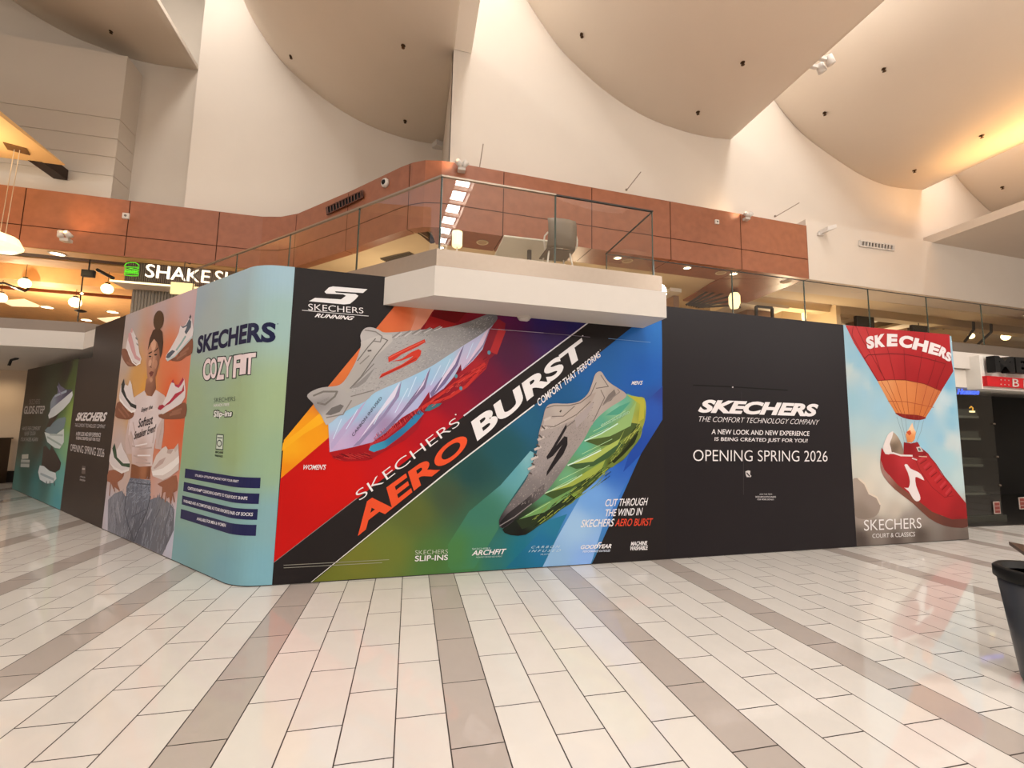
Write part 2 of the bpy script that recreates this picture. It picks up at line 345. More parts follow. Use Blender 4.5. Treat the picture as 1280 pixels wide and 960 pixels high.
# ------------------------------------------------------------------ upper floor slab
PA, PB_, PC, PD = (0.2, 4.907), (3.165, 5.04), (3.165, 6.56), (45, YW(45, 6.419))
SLAB = [PA, PB_, PC, PD, (45, 26), (-40, 26), (-40, 10.45), (-6.53, 10.62), (-5.92, 9.98), (-4.75, 9.85)]
mb = MB(); mb.prism([(x, y, 3.19) for x, y in SLAB], (0, 0, .345), WHITE); mb.build('floor_upper', WHITE, kind='structure')
def inset_line(pts, off):
    out = []
    for i, p in enumerate(pts):
        p = Vector(p); a = Vector(pts[i-1]) if i else None; c = Vector(pts[i+1]) if i < len(pts)-1 else None
        d1 = (p-a).normalized() if a is not None else (c-p).normalized(); d2 = (c-p).normalized() if c is not None else d1
        n1 = Vector((-d1.y, d1.x)); n2 = Vector((-d2.y, d2.x)); m_ = (n1+n2).normalized(); out.append(p+m_*(off/max(.3, m_.dot(n1))))
    return out
EDGE = [(-4.75, 9.85), PA, PB_, PC, PD]
e1 = inset_line(EDGE, .035); e2 = inset_line(EDGE, .30)
mb = MB()
mb.prism([(p.x, p.y, 3.535) for p in e1]+[(p.x, p.y, 3.535) for p in reversed(e2)], (0, 0, .215), STEEL); mb.build('trim_edge', STEEL, kind='structure')
mb = MB(); mb.prism([(-40, 10.5, 3.535), (-6.56, 10.66, 3.535), (-6.3, 10.9, 3.535), (-40, 10.9, 3.535)], (0, 0, .215), mat('grey_band', '#8b7d72', .7)); mb.build('trim_band', None, kind='structure')
mb = MB(); mb.prism([(x*.995, y+.35, 3.535) for x, y in SLAB], (0, 0, .19), mat('upper_tiles', '#c9bcae', .4)); mb.build('floor_upper_finish', None, kind='structure')
# crack of the service hatch in the balcony soffit and round smoke detector
t = thing('smoke_detector', (at_z((655, 397), 3.185)), 'round white smoke detector under the white balcony soffit', 'smoke detector')
mb = MB(); mb.lathe([(.001, -.045), (.05, -.045), (.075, -.03), (.08, -.012)], t.location, WHITE, 20); mb.build('body', WHITE, t, True)
mb = MB(); mb.lathe([(.082, -.012), (.09, -.008), (.09, .005)], t.location, WHITE, 20); mb.build('base_plate', WHITE, t, True)

# ------------------------------------------------------------------ glass balustrade, one pane per thing
def pane(p0, p1, z0, z1, label, cap=None, group='glass balustrade panes of the upper floor'):
    p0 = Vector((*p0, 0)); p1 = Vector((*p1, 0)); d = (p1-p0).normalized(); n = Vector((-d.y, d.x, 0)); h = .006
    a = p0+d*.006; b_ = p1-d*.006
    t = thing('glass_pane', ((a.x+b_.x)/2, (a.y+b_.y)/2, z0), label, 'glass balustrade', group)
    mb = MB(); Z0 = Vector((0, 0, z0)); Z1 = Vector((0, 0, z1))
    mb.face([a+Z0, b_+Z0, b_+Z1, a+Z1], GLASS)
    mb.build('glass', GLASS, t)
    mb = MB(); mb.face([a-n*h+Z0, a+n*h+Z0, a+n*h+Z1, a-n*h+Z1]); mb.face([b_-n*h+Z0, b_+n*h+Z0, b_+n*h+Z1, b_-n*h+Z1])
    for q in (a, b_): mb.box((q.x, q.y, (z0+z1)/2), (.009, .012, z1-z0), None, math.atan2(d.y, d.x))
    mb.build('edge_strip', GLASSEDGE, t)
    if cap:
        mb = MB(); c = (p0+p1)/2; mb.box((c.x, c.y, z1+cap[1]/2), ((p1-p0).length+.01, cap[0], cap[1]), None, math.atan2(d.y, d.x)); mb.build('top_rail', STEEL if cap[2] else DARKMETAL, t)
    return t
ZG0, ZG1 = 3.74, 4.62
lr = [(0.243, 4.96), (-.776, 6.0), (-1.9, 7.13), (-3.0, 8.22), (-4.1, 9.3)]
for i, lb in enumerate(('glass balcony pane on the angled left side, next to the corner', 'glass balcony pane on the angled left side, second from the corner', 'glass balcony pane on the angled left side, third from the corner', 'glass balcony pane on the angled left side, below the lit restaurant sign')):
    pane(lr[i], lr[i+1], ZG0, ZG1, lb, (.035, .022, True))
fj = [(.243, 4.96), (1.643, 5.02), (3.01, 5.085)]
pane(fj[0], fj[1], ZG0, ZG1, 'wide glass pane on the balcony front, left of the chair back', (.035, .02, True))
pane(fj[1], fj[2], ZG0, ZG1, 'wide glass pane on the balcony front, right of the chair back', (.03, .016, False))
pane((3.01, 5.085), (3.02, 6.53), ZG0, ZG1, 'glass pane closing the right end of the balcony, running backwards', (.02, .012, False))
bx = [3.03, 3.92, 5.51, 7.14, 8.745, 10.35, 12.0, 13.6]
bl = ['first glass pane of the rear run, beside the balcony end', 'glass pane of the rear run left of the glowing lantern', 'glass pane of the rear run between lantern and small pendant', 'glass pane of the rear run above the black hoarding edge', 'glass pane of the rear run above the red balloon', 'glass pane of the rear run above the balloon lettering', 'last glass pane of the rear run, above the shop sign']
for i in range(7): pane((bx[i], YW(bx[i], 6.43)), (bx[i+1], YW(bx[i+1], 6.43)), ZG0, ZG1+.01, bl[i], (.02, .012, False))

# ------------------------------------------------------------------ upper floor: ceilings, back walls
def slab(name, x0, x1, y0, y1, z0, z1, m):
    mb = MB(); mb.prism([(x0, YW(x0, y0), z0), (x1, YW(x1, y0), z0), (x1, YW(x1, y1), z0), (x0, YW(x0, y1), z0)], (0, 0, z1-z0)); o = mb.build(name, m, kind='structure'); return o
slab('ceiling_upper', 11.9, 45, 11.62, 12.4, 6.6, 6.7, CREAM)
slab('ceiling_upper', 11.9, 45, 12.4, 13.4, 7.0, 7.1, CREAM)
slab('ceiling_upper', 11.9, 45, 12.38, 12.44, 6.6, 7.1, CREAM)
slab('ceiling_beam', 12.2, 45, 13.3, 13.75, 6.62, 7.1, CREAM)
slab('ceiling_upper', 2.5, 45, 13.75, 20.5, 7.35, 7.45, CREAM)
slab('ceiling_beam', 12.2, 45, 15.6, 16.0, 6.75, 7.4, CREAM)
slab('ceiling_beam', 12.2, 45, 17.8, 18.2, 6.75, 7.4, CREAM)
mb = MB(); mb.prism([(-5.0, 15.1, 6.66), (-3.5, 14.75, 6.66), (-1.9, 12.95, 6.66), (-.3, 11.2, 6.66), (.3, 10.95, 6.66), (9.4, 11.3, 6.66), (9.4, 13.9, 6.66), (9.4, 20.5, 6.66), (-6.0, 20.5, 6.66)], (0, 0, .1)); mb.build('ceiling_upper', CREAM, kind='structure')
slab('wall_upper', -6.4, 45, 20.2, 20.4, 3.7, 7.5, mat('upper_wall', '#cfa97a', .7, noise=.03))
mb = MB(); mb.box((16.1, 17.0, 5.5), (.2, 6.5, 3.5)); mb.build('wall_upper_partition', CREAM, kind='structure')
# left: warm timber ceiling of the dining area
slab('ceiling_timber', -40, -5.2, 15.28, 15.78, 6.58, 6.70, WOODC)
slab('ceiling_timber', -40, -5.2, 15.75, 16.45, 7.0, 7.1, WOODC)
slab('ceiling_timber_beam', -40, -8.9, 16.35, 17.1, 6.62, 7.1, WOODC)
slab('ceiling_timber', -40, -6.4, 17.1, 19.6, 7.25, 7.35, WOODC)
slab('ceiling_timber_beam', -40, -8.9, 19.4, 20.1, 6.70, 7.3, WOODC)
slab('ceiling_timber', -40, -6.4, 20.1, 34, 7.2, 7.3, WOODC)
slab('trim_timber_strip', -40, -8.9, 22.5, 22.6, 7.08, 7.2, BROWN)
slab('wall_timber', -40, -6.4, 33, 33.3, 3.7, 7.3, WOODC)
point('dining_fill', (-13, 17.6, 5.9), 200, (1.0, .80, .52), .07)  # bare point lights without fixtures, added to brighten the dining area
point('dining_fill', (-15, 22, 5.6), 520, (1.0, .80, .52), .07)
point('upper_fill', (14.5, 14.6, 5.3), 230, (1.0, .80, .52), .07)  # hidden bare point lights added to brighten the upper floor
point('upper_fill', (22, 17.0, 5.4), 330, (1.0, .80, .52), .07)
point('upper_fill', (5.5, 14.5, 5.3), 150, (1.0, .80, .52), .07)
point('upper_fill', (-1.0, 13.6, 5.0), 110, (1.0, .82, .58), .07)

def downlight(p, label, z=ZB, r=.12, tilt=0):
    q = p if len(p) == 3 else at_z(p, z); q = Vector(q)
    t = thing('downlight', q, label, 'ceiling light', 'recessed downlights of the upper floor')
    mb = MB(); mb.lathe([(r, 0.0), (r*1.25, -.004), (r*1.3, -.018), (r*1.0, -.022), (r*.98, -.006)], q, WHITE, 20); mb.build('trim_ring', WHITE, t, True)
    mb = MB(); mb.lathe([(.001, -.012), (r*.99, -.012), (r*.99, .01)], q, LAMP, 20); mb.build('lens', LAMP, t)
for p, lb in (((772, 322), 'lit downlight in the terracotta soffit, seen through the end glass of the balcony'), ((859, 334.5), 'lit downlight in the terracotta soffit, right of the balcony end'), ((917, 342), 'lit downlight in the terracotta soffit, above the glowing lantern')):
    downlight(p, lb, ZB, .10)
for p, lb in (((1005, 353), 'lit downlight at the right corner of the terracotta soffit'), ((1073, 363.5), 'lit downlight in the cream ceiling above the black hoarding edge'), ((1135, 371.5), 'lit downlight in the cream ceiling above the red balloon'), ((1246, 386), 'lit downlight in the cream ceiling above the shop sign'), ((72, 317), 'lit downlight at the timber ceiling edge, beside the double wall spotlight')):
    downlight(p, lb, 6.59, .16)
for p, lb in (((59, 384), 'low lit downlight far back in the timber ceiling, left of the dark pendant'), ((141, 390), 'lit downlight far back in the timber ceiling, beside the ribbed column'), ((108, 400), 'lit downlight far back in the timber ceiling, just above the slab edge')):
    downlight(p, lb, 7.19, .22)
def ceiling_speaker(p, label, z=ZB):
    q = at_z(p, z); t = thing('ceiling_speaker', q, label, 'ceiling speaker', 'round ceiling speakers in the terracotta soffit')
    mb = MB(); mb.lathe([(.12, -.004), (.145, -.016), (.16, 0)], q, CREAM, 24); mb.build('rim', CREAM, t, True)
    mb = MB(); mb.lathe([(.001, -.010), (.12, -.006)], q, mat('speaker_grille', '#b79a78', .8), 24); mb.build('grille', MAT['speaker_grille'], t)
ceiling_speaker((603, 303), 'round speaker in the terracotta soffit behind the left balcony front glass')
ceiling_speaker((784, 326), 'round speaker in the soffit behind the end glass of the balcony')
ceiling_speaker((901, 341), 'round speaker in the terracotta soffit left of the lantern')
ceiling_speaker((982, 352), 'round speaker at the right tip of the terracotta soffit')

def globe_pendant(p, depth, r, label, ztop=7.27):
    q = CAM+ray(p)*(depth/ray(p).y); t = thing('globe_pendant', q, label, 'pendant lamp', 'glowing globe pendants of the dining area')
    mb = MB(); mb.tube([(q.x, q.y, q.z+r*.9), (q.x, q.y, ztop)], .008, DARKMETAL, 6); mb.build('cord', DARKMETAL, t)
    mb = MB(); mb.lathe([(.001, -r), (r*.5, -r*.87), (r*.87, -r*.5), (r, 0), (r*.87, r*.5), (r*.5, r*.87), (.02, r)], q, GLOBE, 18); mb.build('globe', GLOBE, t, True)
    mb = MB(); mb.lathe([(r*.4, r*.9), (r*.4, r*1.25), (.01, r*1.3)], q, DARKMETAL, 12); mb.build('cap', DARKMETAL, t)
globe_pendant((31, 354), 18.4, .17, 'glowing globe pendant beside the angled dark rail')
globe_pendant((1, 372), 19.0, .17, 'glowing globe pendant cut by the left frame edge')
globe_pendant((94, 378), 19.5, .19, 'glowing globe pendant left of the thin dark pendant rod')
globe_pendant((134, 361), 18.6, .18, 'glowing globe pendant nearest the ribbed column')
globe_pendant((1214, 420), 15.5, .13, 'glowing globe pendant between two slanted dark rods', 7.37)
globe_pendant((1257, 421), 15.2, .17, 'glowing globe pendant right of the slanted dark rods', 7.37)

def lantern(p, depth, w, h, ztop, label):
    q = CAM+ray(p)*(depth/ray(p).y); t = thing('lantern_pendant', q, label, 'lantern')
    mb = MB(); mb.lathe([(w*.34, -h/2), (w*.5, -h*.2), (w*.5, h*.3), (w*.36, h/2)], q, LANTERN, 8); mb.build('shade', LANTERN, t)
    mb = MB(); mb.tube([(q.x, q.y, q.z+h/2), (q.x, q.y, ztop)], .012, DARKMETAL, 6); mb.build('rod', DARKMETAL, t)
    mb = MB(); mb.lathe([(w*.36, h/2), (w*.38, h/2+.03), (.02, h/2+.06)], q, DARKMETAL, 8); mb.build('cap', DARKMETAL, t)
lantern((918, 376), 12.6, .36, .52, 6.6, 'faceted glowing lantern hanging behind the rear glass')
lantern((1005, 395), 14.4, .17, .42, 7.35, 'small glowing cylinder lantern on a long dark rod')
# slatted dark frame and pale kiosk tops behind the rear glass
DSL = mat('dark_slats', '#3d322b', .6)
t = thing('slatted_screen', (9.1, 13.4, 5.2), 'dark slatted screen climbing behind the glass left of the lantern', 'screen')
for k_ in range(6):
    mb = MB(); a = at_y((858+k_*3, 381+k_*.6), 12.6); b_ = at_y((900+k_*4, 354+k_*5.5), 12.6); mb.tube([a, b_], .045, DSL, 4); mb.build('slat', DSL, t)
for k_ in range(6):
    mb = MB(); a = at_y((900+k_*4, 354+k_*5.5), 12.6); b_ = at_y((925, 359+k_*5.2), 12.6); mb.tube([a, b_], .045, DSL, 4); mb.build('slat', DSL, t)
def kiosk(p0, p1, depth, label, m, th=.25, dd=1.6):
    a = at_y(p0, depth); b_ = at_y(p1, depth); t = thing('kiosk_canopy', (a+b_)/2, label, 'kiosk canopy')
    mb = MB(); z = max(a.z, b_.z); mb.prism([(a.x, a.y, z), (b_.x, b_.y, z), (b_.x+.1, b_.y+dd, z), (a.x+.1, a.y+dd, z)], (0, 0, -th)); mb.build('top', m, t)
    mb = MB(); mb.box(((a.x+b_.x)/2+.25, a.y+dd*.6, (z-th+3.75)/2), ((b_.x-a.x)*.5, dd*.4, z-th-3.75)); mb.build('post', mat('kiosk_post', '#8a6a52', .6), t)
kiosk((926, 376), (986, 382), 13.2, 'pale kiosk canopy standing right of the lantern', mat('kiosk_pale', '#cfc4b4', .6), .12)
kiosk((838, 362), (852, 361), 12.2, 'pale kiosk top just beside the balcony end', MAT['kiosk_pale'], .12, 1.0)
kiosk((1076, 391), (1112, 396), 14.0, 'pale boxed ceiling raft above the balloon poster', MAT['kiosk_pale'], .12)
kiosk((1135, 401), (1182, 406), 14.0, 'pale boxed raft above the balloon lettering', MAT['kiosk_pale'], .12)
def screen_box(p0, p1, depth, label):
    a = at_y(p0, depth); b_ = at_y(p1, depth); t = thing('hanging_screen', (a+b_)/2, label, 'screen', 'dark hanging screens of the upper floor')
    c = (a+b_)/2; mb = MB(); mb.box(c, (abs(b_.x-a.x), .12, abs(a.z-b_.z)), None, 0, None, .01); mb.build('housing', DARKMETAL, t)
    mb = MB(); mb.box((c.x, c.y-.062, c.z), (abs(b_.x-a.x)*.86, .01, abs(a.z-b_.z)*.8)); mb.build('display', mat('display_dark', '#3a3733', .2), t)
    mb = MB(); mb.tube([(c.x, c.y, c.z), (c.x, c.y, 7.35)], .02, DARKMETAL, 6); mb.build('bracket', DARKMETAL, t)
screen_box((1069, 394), (1091, 410), 13.4, 'dark hanging screen just above the left edge of the balloon')
screen_box((1139, 406), (1158, 416), 13.4, 'dark hanging screen above the middle of the balloon')
screen_box((103, 337), (118, 347), 15.9, 'dark box screen hanging left of the lit restaurant sign')
# dark easel-like frame beside the kiosk
t = thing('display_stand', at_y((955, 395), 11.5), 'dark open display stand standing behind the rear glass', 'frame')
a, b_ = at_y((945, 383), 11.5), at_y((965, 385), 11.5)
for p0, p1 in ((a, Vector((a.x, a.y, 3.745))), (a, b_), (b_, Vector((b_.x, b_.y, 3.745)))):
    mb = MB(); mb.tube([p0, p1], .05, DARKMETAL, 4); mb.build('bar', DARKMETAL, t)
# slanted dark rods and pipe rails under the ceiling at the right
def rods(name, label, cat, segs, depth, r, m=DARKMETAL):
    t = thing(name, at_y(segs[0][0], depth), label, cat)
    for a, b_ in segs:
        mb = MB(); mb.tube([at_y(a, depth), at_y(b_, depth)], r, m, 6); mb.build('rod', m, t)
rods('slanted_rod', 'slanted dark rod left of the glowing globe over the shop sign', 'rod', [((1217, 412), (1206, 427)), ((1217, 412), (1216.7, 396))], 13.0, .05)
rods('slanted_rod', 'slanted dark rod between the two globes over the shop sign', 'rod', [((1239, 415), (1223, 430)), ((1239, 415), (1238.7, 399))], 13.0, .05)
rods('light_track', 'thin dark light track running under the cream ceiling', 'light track', [((1179, 411), (1230, 403)), ((1225, 416), (1266, 408)), ((1225, 416), (1222, 404)), ((1258, 407), (1257, 411))], 14.2, .025)
rods('light_track', 'thin dark light track above the black hoarding edge', 'light track', [((1046, 392), (1066, 385)), ((1043, 380), (1047, 392))], 14.0, .025)
rods('light_track', 'bent dark rail below the globe at the far left', 'light track', [((0, 354), (6, 354)), ((6, 354), (31, 364)), ((31, 364), (36, 360))], 17.8, .035)
rods('light_track', 'short dark sloping rail left of the lit restaurant sign', 'light track', [((121, 337), (142, 348))], 15.9, .05)
t = thing('rod_pendant', at_y((101, 389), 18.5), 'thin dark rod pendant with a small dish, beside a globe', 'pendant lamp')
mb = MB(); mb.tube([at_y((105.5, 330), 18.5), at_y((97, 402), 18.5)], .02, DARKMETAL, 6); mb.build('rod', DARKMETAL, t)
q = at_y((101, 389), 18.5); mb = MB(); mb.lathe([(.02, .06), (.16, .02), (.17, 0), (.05, -.05)], q, DARKMETAL, 14); mb.build('dish', DARKMETAL, t, True)
mb = MB(); q = at_y((102.3, 367), 18.5); mb.lathe([(.001, -.05), (.05, 0), (.001, .05)], q, GLOBE, 10); mb.build('bulb', GLOBE, t)
c4 = [at_z(p, 6.65) for p in ((475, 326), (518, 316.5), (503, 316.5), (492, 318.5))]
q0, q1 = at_z((480, 325), 6.655), at_z((516, 317), 6.655); t = thing('ceiling_vent', q0, 'dark slot vent in the cream ceiling behind the angled balcony glass', 'vent')
d_ = (q1-q0).normalized(); n_ = Vector((-d_.y, d_.x, 0))*.16
mb = MB(); mb.prism([q0-n_, q1-n_, q1+n_, q0+n_], (0, 0, -.02)); mb.build('frame', GREYMETAL, t)
mb = MB()
for i in range(5): mb.tube([q0+n_*(i-2)/2.6+Vector((0, 0, -.025)), q1+n_*(i-2)/2.6+Vector((0, 0, -.025))], .015, DARKMETAL, 4)
mb.build('slats', DARKMETAL, t)
# bright ceiling panels over the dining area
SKYP = mat('lit_ceiling_panel', '#ffe9c4', .6, emit='#ffe6b8', estr=1.1)
for pts, lb in ((((0, 376), (30, 374), (54, 384), (15, 383)), 'large lit ceiling panel in the timber ceiling at the far left'), (((121, 398), (150, 396), (150, 403), (137, 405)), 'lit ceiling panel beside the ribbed column')):
    q = [at_z(p, 7.18) for p in pts]; t = thing('ceiling_light_panel', q[0], lb, 'ceiling light')
    mb = MB(); mb.prism(q, (0, 0, .015)); mb.build('panel', SKYP, t)

# balcony furniture
CH_SH = mat('chair_shell', '#76695a', .5)
t = thing('cafe_chair', (1.92, 5.75, 3.745), 'taupe shell chair with white legs behind the balcony glass', 'chair')
mb = MB()
prof = [(.0, .46), (.02, .50), (.05, .56), (.07, .66), (.06, .78), (.03, .86)]
for i in range(len(prof)-1):
    for s in range(4):
        xa, xb = -.20+.1*s, -.10+.1*s
        cv = lambda x: .04*(1-(x/.2)**2)
        mb.face([(1.92+xa, 5.62-prof[i][0]-cv(xa), 3.745+prof[i][1]), (1.92+xb, 5.62-prof[i][0]-cv(xb), 3.745+prof[i][1]), (1.92+xb, 5.62-prof[i+1][0]-cv(xb), 3.745+prof[i+1][1]), (1.92+xa, 5.62-prof[i+1][0]-cv(xa), 3.745+prof[i+1][1])])
bk = mb.build('backrest', CH_SH, t, True)
sm = bk.modifiers.new('thick', 'SOLIDIFY'); sm.thickness = .016
mb = MB(); mb.box((1.92, 5.80, 3.745+.45), (.40, .40, .022), None, 0, None, .008); mb.build('seat', CH_SH, t)
WHL = mat('white_leg', '#e4ded4', .4)
for sx in (-1, 1):
    for sy in (-1, 1):
        mb = MB(); mb.tube([(1.92+sx*.15, 5.80+sy*.13, 4.19), (1.92+sx*.22, 5.80+sy*.2, 3.745)], .012, WHL, 8); mb.build('leg', WHL, t)
for sx in (-1, 1):
    mb = MB(); mb.tube([(1.92+sx*.2, 5.68, 4.2), (1.92+sx*.24, 5.62, 4.28), (1.92+sx*.235, 5.6, 4.36), (1.92+sx*.2, 5.56, 4.40)], .012, WHL, 8); mb.build('arm_bracket', WHL, t)
t = thing('cafe_table', (1.6, 6.3, 3.745), 'pale rounded cafe table behind the taupe chair', 'table')
mb = MB(); mb.box((1.66, 6.32, 4.455), (.95, .75, .03), None, 0, None, .012); mb.build('tabletop', mat('pale_top', '#dcd8c8', .3), t)
mb = MB(); mb.tube([(1.66, 6.32, 3.78), (1.66, 6.32, 4.44)], .035, GREYMETAL, 10); mb.build('column', GREYMETAL, t)
mb = MB(); mb.lathe([(.26, 0), (.26, .015), (.05, .035)], (1.66, 6.32, 3.745), GREYMETAL, 20); mb.build('base', GREYMETAL, t, True)
t = thing('reflection_glow', Vector((*at_z((571.5, 299), 5.05).xy, 3.745)), 'added glowing cylinder on a thin post, imitating a reflection at the balcony corner behind glass', 'lantern')
q = at_z((571.5, 299), 5.05)  # added lit cylinder and post stand in for a reflected glow
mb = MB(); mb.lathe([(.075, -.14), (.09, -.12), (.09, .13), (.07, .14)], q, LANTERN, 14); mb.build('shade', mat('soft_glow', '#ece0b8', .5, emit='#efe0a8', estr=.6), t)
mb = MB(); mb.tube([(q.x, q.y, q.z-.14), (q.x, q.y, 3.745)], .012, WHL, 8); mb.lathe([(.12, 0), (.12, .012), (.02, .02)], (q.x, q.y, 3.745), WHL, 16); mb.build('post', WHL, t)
# ------------------------------------------------------------------ lettering helper (built-in font turned into plain mesh)
def text_mesh(s, bold=0.0, shear=0.0, res=3, depth=0.0):
    c = bpy.data.curves.new('t', 'FONT'); c.body = s; c.size = 1; c.offset = bold; c.shear = shear; c.resolution_u = res; c.extrude = depth
    o = bpy.data.objects.new('t', c); COL.objects.link(o); bpy.context.view_layer.update()
    me = bpy.data.meshes.new_from_object(o.evaluated_get(bpy.context.evaluated_depsgraph_get())); bpy.data.objects.remove(o); bpy.data.curves.remove(c)
    bm = bmesh.new(); bm.from_mesh(me); bpy.data.meshes.remove(me)
    bmesh.ops.triangulate(bm, faces=bm.faces)
    vs = [v.co.copy() for v in bm.verts]; bm.verts.index_update(); fs = [[v.index for v in f.verts] for f in bm.faces]; bm.free()
    x0 = min(v.x for v in vs); x1 = max(v.x for v in vs); y0 = min(v.y for v in vs); y1 = max(v.y for v in vs)
    return [((v.x-x0)/(x1-x0), (v.y-y0)/(y1-y0), v.z) for v in vs], fs
def sign_letters(mb, s, bl, br, tl, thick, m, bold=0.0, shear=0.0, per_char=False):
    vs, fs = text_mesh(s, bold, shear, 3, .5)
    bl, br, tl = Vector(bl), Vector(br), Vector(tl); n = (br-bl).cross(tl-bl).normalized()
    bv = [mb.bm.verts.new(bl+(br-bl)*x+(tl-bl)*y+n*thick*(z+.5)) for x, y, z in vs]; i_ = mb.mi(m)
    for f in fs:
        try: mb.bm.faces.new([bv[i] for i in f]).material_index = i_
        except ValueError: pass

# ------------------------------------------------------------------ lit restaurant sign on the upper floor
YS = 15.0
def sy(p, y=YS): return at_y(p, y, 0.02)
SLAT = mat('sign_slats', '#6f6156', .6); GREYRIB = mat('ribbed_grey', '#8c857c', .5)
t = thing('restaurant_sign', sy((228, 345)), 'lit white restaurant sign with a green burger outline on slatted backing', 'sign')
mb = MB(); a = sy((150, 327), YS+.14); b_ = sy((330, 347), YS+.14); zt = 6.60; zb = 5.84
n_ = 70
for i in range(n_):
    x0 = a.x+(b_.x-a.x)*i/n_; x1 = a.x+(b_.x-a.x)*(i+.72)/n_; mb.box(((x0+x1)/2, YS+.45+.02*x0, (zt+zb)/2), (x1-x0, .05, zt-zb))
mb.build('slatted_backing', SLAT, t)
mb = MB(); mb.box(((a.x+b_.x)/2, YS+.55+.02*(a.x+b_.x)/2, (zt+zb)/2), (b_.x-a.x, .04, zt-zb), None, .02); mb.build('back_panel', mat('sign_back', '#4c423b', .7), t)
LETW = mat('letter_glow', '#fff3e2', .5, emit='#ffecd2', estr=1.7); GRN = mat('green_glow', '#4fc21c', .5, emit='#58d820', estr=.95)
for s, bl, br, tl in (('SHAKE', (182, 346.5), (262, 354.5), (184, 330.5)), ('SHACK', (268, 355), (348, 365), (270, 338.5))):
    mb = MB(); sign_letters(mb, s, sy(bl), sy(br), sy(tl), .05, LETW, -.004); mb.build('lettering', LETW, t)
mb = MB()
Zs = lambda x, y: sy((140+x/7.111, 310+y/7.111))
def gline(pts, r=.011):
    mb.tube([Zs(*p) for p in pts], r, GRN, 6)
gline([(118, 172), (112, 158), (125, 138), (165, 128), (210, 130), (238, 150), (240, 172), (118, 168)])
gline([(112, 182), (140, 190), (170, 180), (205, 190), (240, 182)]); gline([(110, 196), (140, 205), (175, 196), (210, 206), (240, 198)])
gline([(108, 212), (236, 222)], .012); gline([(110, 225), (112, 240), (170, 248), (230, 248), (236, 232), (110, 224)])
gline([(115, 205), (235, 212)], .010)
mb.build('burger_symbol', GRN, t, label='green neon burger outline')
t = thing('sign_canopy', sy((200, 357)), 'slim white light strip canopy below the lit restaurant sign', 'canopy')
mb = MB(); a = sy((141, 350.5)); b_ = sy((300, 367)); mb.box(((a.x+b_.x)/2, a.y+.3, 5.80), (b_.x-a.x, .75, .05), None, .02); mb.build('shelf', WHITE, t)
mb = MB(); mb.box(((a.x+b_.x)/2, a.y-.09, 5.795), (b_.x-a.x, .03, .05), None, .02); mb.build('light_strip', LANTERN, t)
t = thing('ribbed_column', (-7.55, 15.9, 3.75), 'grey ribbed metal column wall under the lit restaurant sign', 'column')
mb = MB()
for i in range(26): mb.tube([(-8.35+i*.085, 15.42, 3.75), (-8.35+i*.085, 15.42, 5.78)], .044, GREYRIB, 8)
mb.box((-7.3, 15.75, 4.76), (2.15, .6, 2.03)); mb.build('cladding', GREYRIB, t)
spot('column_washer', (-7.6, 15.15, 5.75), (-7.6, 15.4, 4.6), 18, (1, .75, .5), 50, .8)
t = thing('exit_light', sy((228, 360), 14.70), 'small pale green lit hanging sign under the restaurant lettering', 'sign')
mb = MB(); q = sy((228, 361), 14.70); mb.box(q, (.60, .05, .36), None, .02, None, .01); mb.build('lit_panel', mat('lit_panel_glow', '#f0e2ac', .5, emit='#f0dc98', estr=.7), t)
mb = MB(); mb.tube([q+Vector((0, 0, .17)), Vector((q.x, q.y, 6.50)), Vector((q.x, 14.86, 6.54)), Vector((q.x, 14.90, 6.62))], .012, DARKMETAL, 6); mb.build('rod', DARKMETAL, t)
# wide lantern at the far left with its wires
hp_ = at_z((21, 186), 9.0); q = at_y((-12, 300), hp_.y, 0); t = thing('hanging_lamp', q, 'large glowing hanging lamp at the far left on two thin wires', 'pendant lamp')
mb = MB(); mb.lathe([(.14, -.24), (.50, -.20), (.62, -.10), (.50, .14), (.14, .26)], q, LANTERN, 14); mb.build('shade', LANTERN, t)
mb = MB()
for dx in (-.05, .07): mb.tube([at_y((3, 291), hp_.y, 0)+Vector((dx, 0, 0)), hp_+Vector((dx, 0, 0))], .009, mat('wire', '#c9b79d', .5), 5)
mb.build('wires', MAT['wire'], t)
mb = MB(); mb.box(at_z((21, 186), 8.985), (.42, .36, .03), None, .4); mb.build('ceiling_plate', mat('bronze', '#6d4c28', .4), t)
t = thing('steel_beam', (-10.45, 14.9, 9.0), 'dark steel beam end below the warm lit canopy', 'beam')
mb = MB(); bq = at_z((78, 224.5), 9.0); mb.box((bq.x-.05, (bq.y+14.5)/2, 9.16), (.34, bq.y-14.5, .32)); mb.build('beam', mat('dark_beam', '#2e1d14', .5), t)

# ------------------------------------------------------------------ fittings on the bulkhead and walls
def wall_spot(p, y0, label, n, aim, sl=SL, both=True, s=1.0):
    q = at_y(p, y0, sl); t = thing('wall_spotlight', q, label, 'spotlight')
    mb = MB(); mb.box(q+Vector((0, 0, -.06*s)), (.22*s, .2*s, .1*s), None, 0, None, .015); mb.build('bracket', WHITE, t)
    for i in range(n):
        c = q+Vector(((-.09+.18*i)*s if n > 1 else 0, -.08, .08*s)); d = Vector(aim[i]).normalized()
        mb = MB(); mb.lathe([(.03*s, -.12*s), (.075*s, -.1*s), (.085*s, .08*s), (.07*s, .085*s)], c, WHITE, 14, d); mb.build('lamp_head', WHITE, t, True)
        mb = MB(); mb.lathe([(.001, .082*s), (.068*s, .080*s)], c, LAMP, 14, d); mb.build('lens', LAMP, t)
    return q
q = wall_spot((577, 210), 10.36, 'white double spotlight on top of the curved terracotta corner', 2, ((-.5, .45, .9), (.5, -.2, .6)), s=.85)
spot('spot_beam', q+Vector((-.1, -.25, .15)), q+Vector((-.8, .4, .3)), 30, (1, .68, .4), 100, 1)
